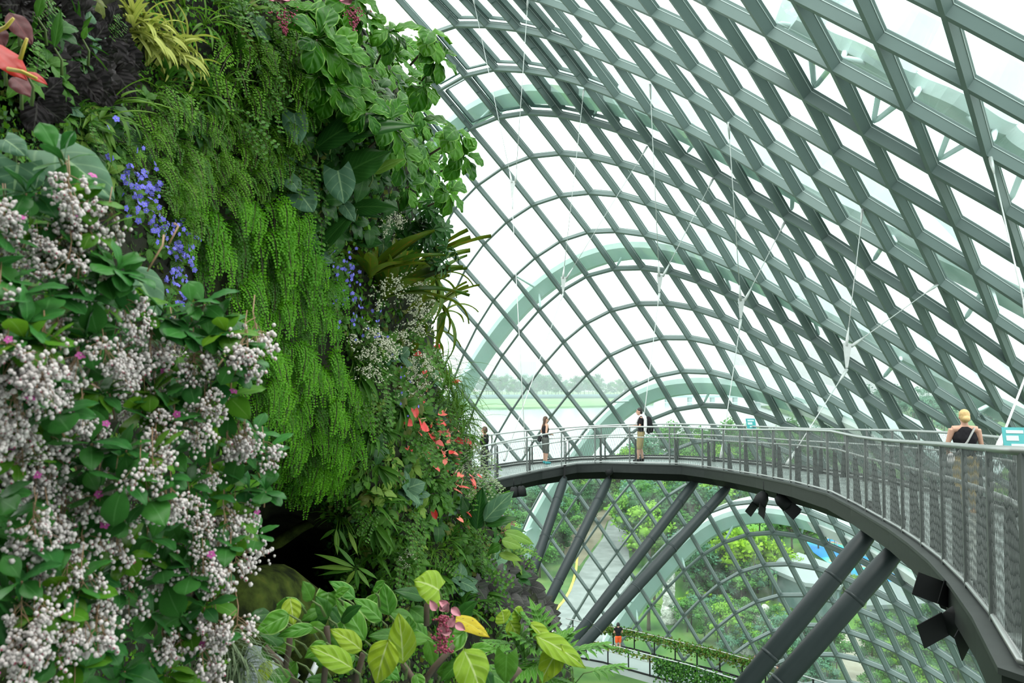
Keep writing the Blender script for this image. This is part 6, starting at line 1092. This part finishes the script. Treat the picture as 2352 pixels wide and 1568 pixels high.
pc = at(1106, 1100, 27.5); pc = deck_at(1114, 1100, .7); o, J = person('person in a black jacket at the mountain end, looking left', pc, math.radians(70), 1.68, pose(el=(-.24, .06, 1.13), wl=(-.14, .26, 1.10), er=(.24, .04, 1.13), wr=(.12, .26, 1.08)), dict(hair=(hairb, 'bob'), sleeve=1.7, top=blk, leg=1.8, bottom=blk, shoe=blk, legname='trousers'), look=.3)
bg = MB(); bg.ball((.24, .02, .78), 1, 0, .5, False, (.07, .16, .17)); shell(bg, 'shoulder_bag', plain('light_grey_bag', (.35, .38, .37), .8), o)
pd = at(2221, 1195, 13.3); pd[2] = deck_at(2060, 1200, 1.2)[2]; o, J = person('blonde woman in a black racerback top seen from behind', pd, math.radians(-14), 1.68, pose(el=(-.26, .04, 1.12), wl=(-.2, .22, 1.0), er=(.26, .05, 1.12), wr=(.18, .24, 1.02)), dict(hair=(blond, 'bun'), sleeve=0, top=blk, leg=1.9, bottom=khaki, shoe=tan, legname='trousers'), vox=.009, look=.1)
mb = MB(); mb.tube([(-.17, -.10, .98), (.0, -.125, 1.2), (.12, -.09, 1.42), (.13, .03, 1.44), (-.1, .13, 1.1)], .018, 6); mb.build('bag_strap', plain('grey_strap', (.3, .32, .3), .8), o); mb = MB(); mb.ball((-.2, .05, .9), 1, 0, .5, False, (.06, .13, .11)); mb.build('waist_bag', whitec, o)
def low_at(px, off):
    b = None
    for k in range(len(lf) - 1):
        for f in np.linspace(0, 1, 21): p = lf[k] * (1 - f) + lf[k + 1] * f + ld[k] * off; e_ = abs(proj(p)[0] - px); b = (e_, p) if b is None or e_ < b[0] else b
    return b[1]
person('person in a black top and orange shorts on the lower walkway', low_at(1418, .9), math.radians(10), 1.68, pose(wl=(-.1, .2, 1.1), wr=(.1, .2, 1.1), el=(-.26, 0, 1.13), er=(.26, 0, 1.13)), dict(hair=(hairk, 'bob'), sleeve=.5, top=blk, leg=.8, bottom=orangec, shoe=blk), .016)
person('person in a blue shirt between the thick struts', low_at(1792, 1.2), math.radians(60), 1.72, pose(), dict(hair=(hairk, 'short'), sleeve=.6, top=bluec, leg=1.1, bottom=slate, shoe=blk), .016)
person('dark haired person in white behind the lower thick strut', low_at(1780, 2.4), math.radians(40), 1.66, pose(), dict(hair=(hairk, 'short'), sleeve=.6, top=whitec, leg=1.1, bottom=slate, shoe=blk), .016)
person('dark haired person half hidden by the upper thick strut', low_at(1738, .7), math.radians(80), 1.7, pose(), dict(hair=(hairk, 'short'), sleeve=.6, top=slate, leg=1.1, bottom=slate, shoe=blk), .016)
# ---------------------------------------------------------------- names that single each plant out
LM = [('the red anthurium flower', 30, 150), ('the blackish ruffled leaves', 190, 110), ('the yellow striped straps', 360, 95), ('the long blue cascade', 330, 520), ('the small blue flowers', 790, 670), ('the two lobed heart leaf', 690, 450), ('the arching dark leaves', 850, 300), ('the bronze rosettes', 910, 640), ('the cream flower sprays', 900, 780), ('the coral anthuriums', 1010, 1040), ("the walkway's mountain end", 1100, 1010), ('the dark recess', 610, 1250), ('the mossy trunk', 600, 1420), ('the pink bottom blossom', 1025, 1430), ('the purple leaf cascade', 1200, 1370), ('the split philodendron leaves', 1280, 1500), ('the upper bush rim', 1000, 160), ('the top edge of the photo', 560, -40), ('the pale heart leaves', 120, 400), ('the bottom left corner', 0, 1568), ('the left edge at mid height', 0, 800), ('the fern curtain', 620, 640), ('the lower fern tips', 690, 1100), ('the pink top blossom', 655, 15), ('the berried shrub top', 200, 520), ("the berried shrub's outer edge", 610, 1060), ('the broad rim leaves', 1130, 1190)]
ORD = ['nearest', 'second nearest', 'third nearest', 'fourth nearest', 'fifth nearest', 'sixth nearest', 'seventh nearest', 'eighth nearest', 'ninth nearest', 'tenth nearest', 'eleventh nearest', 'twelfth nearest']
buck = {}
for o, look, px, py, LMS in [(*r, LM) for r in REG] + [(*r, TLM) for r in TREG]:
    c = sorted(LMS, key=lambda m: (m[1] - px) ** 2 + (m[2] - py) ** 2)
    ch = [m for m in c if not (m[0].split()[-1] in look and 0)][0]
    dx, dy = px - ch[1], py - ch[2]
    side = ('right of' if dx > 0 else 'left of') if abs(dx) > abs(dy) else ('below' if dy > 0 else 'above')
    buck.setdefault((look, side, ch[0]), []).append((dx * dx + dy * dy, o))
for (look, side, nm), v in buck.items():
    v.sort(key=lambda q: q[0])
    for k, (_, o) in enumerate(v):
        if len(v) == 1: o['label'] = f'{look}, {side} {nm}'
        else: o['label'] = f'{look}, ' + (ORD[k] if k < 12 else f'{k + 1}th nearest') + f' {side} {nm}'
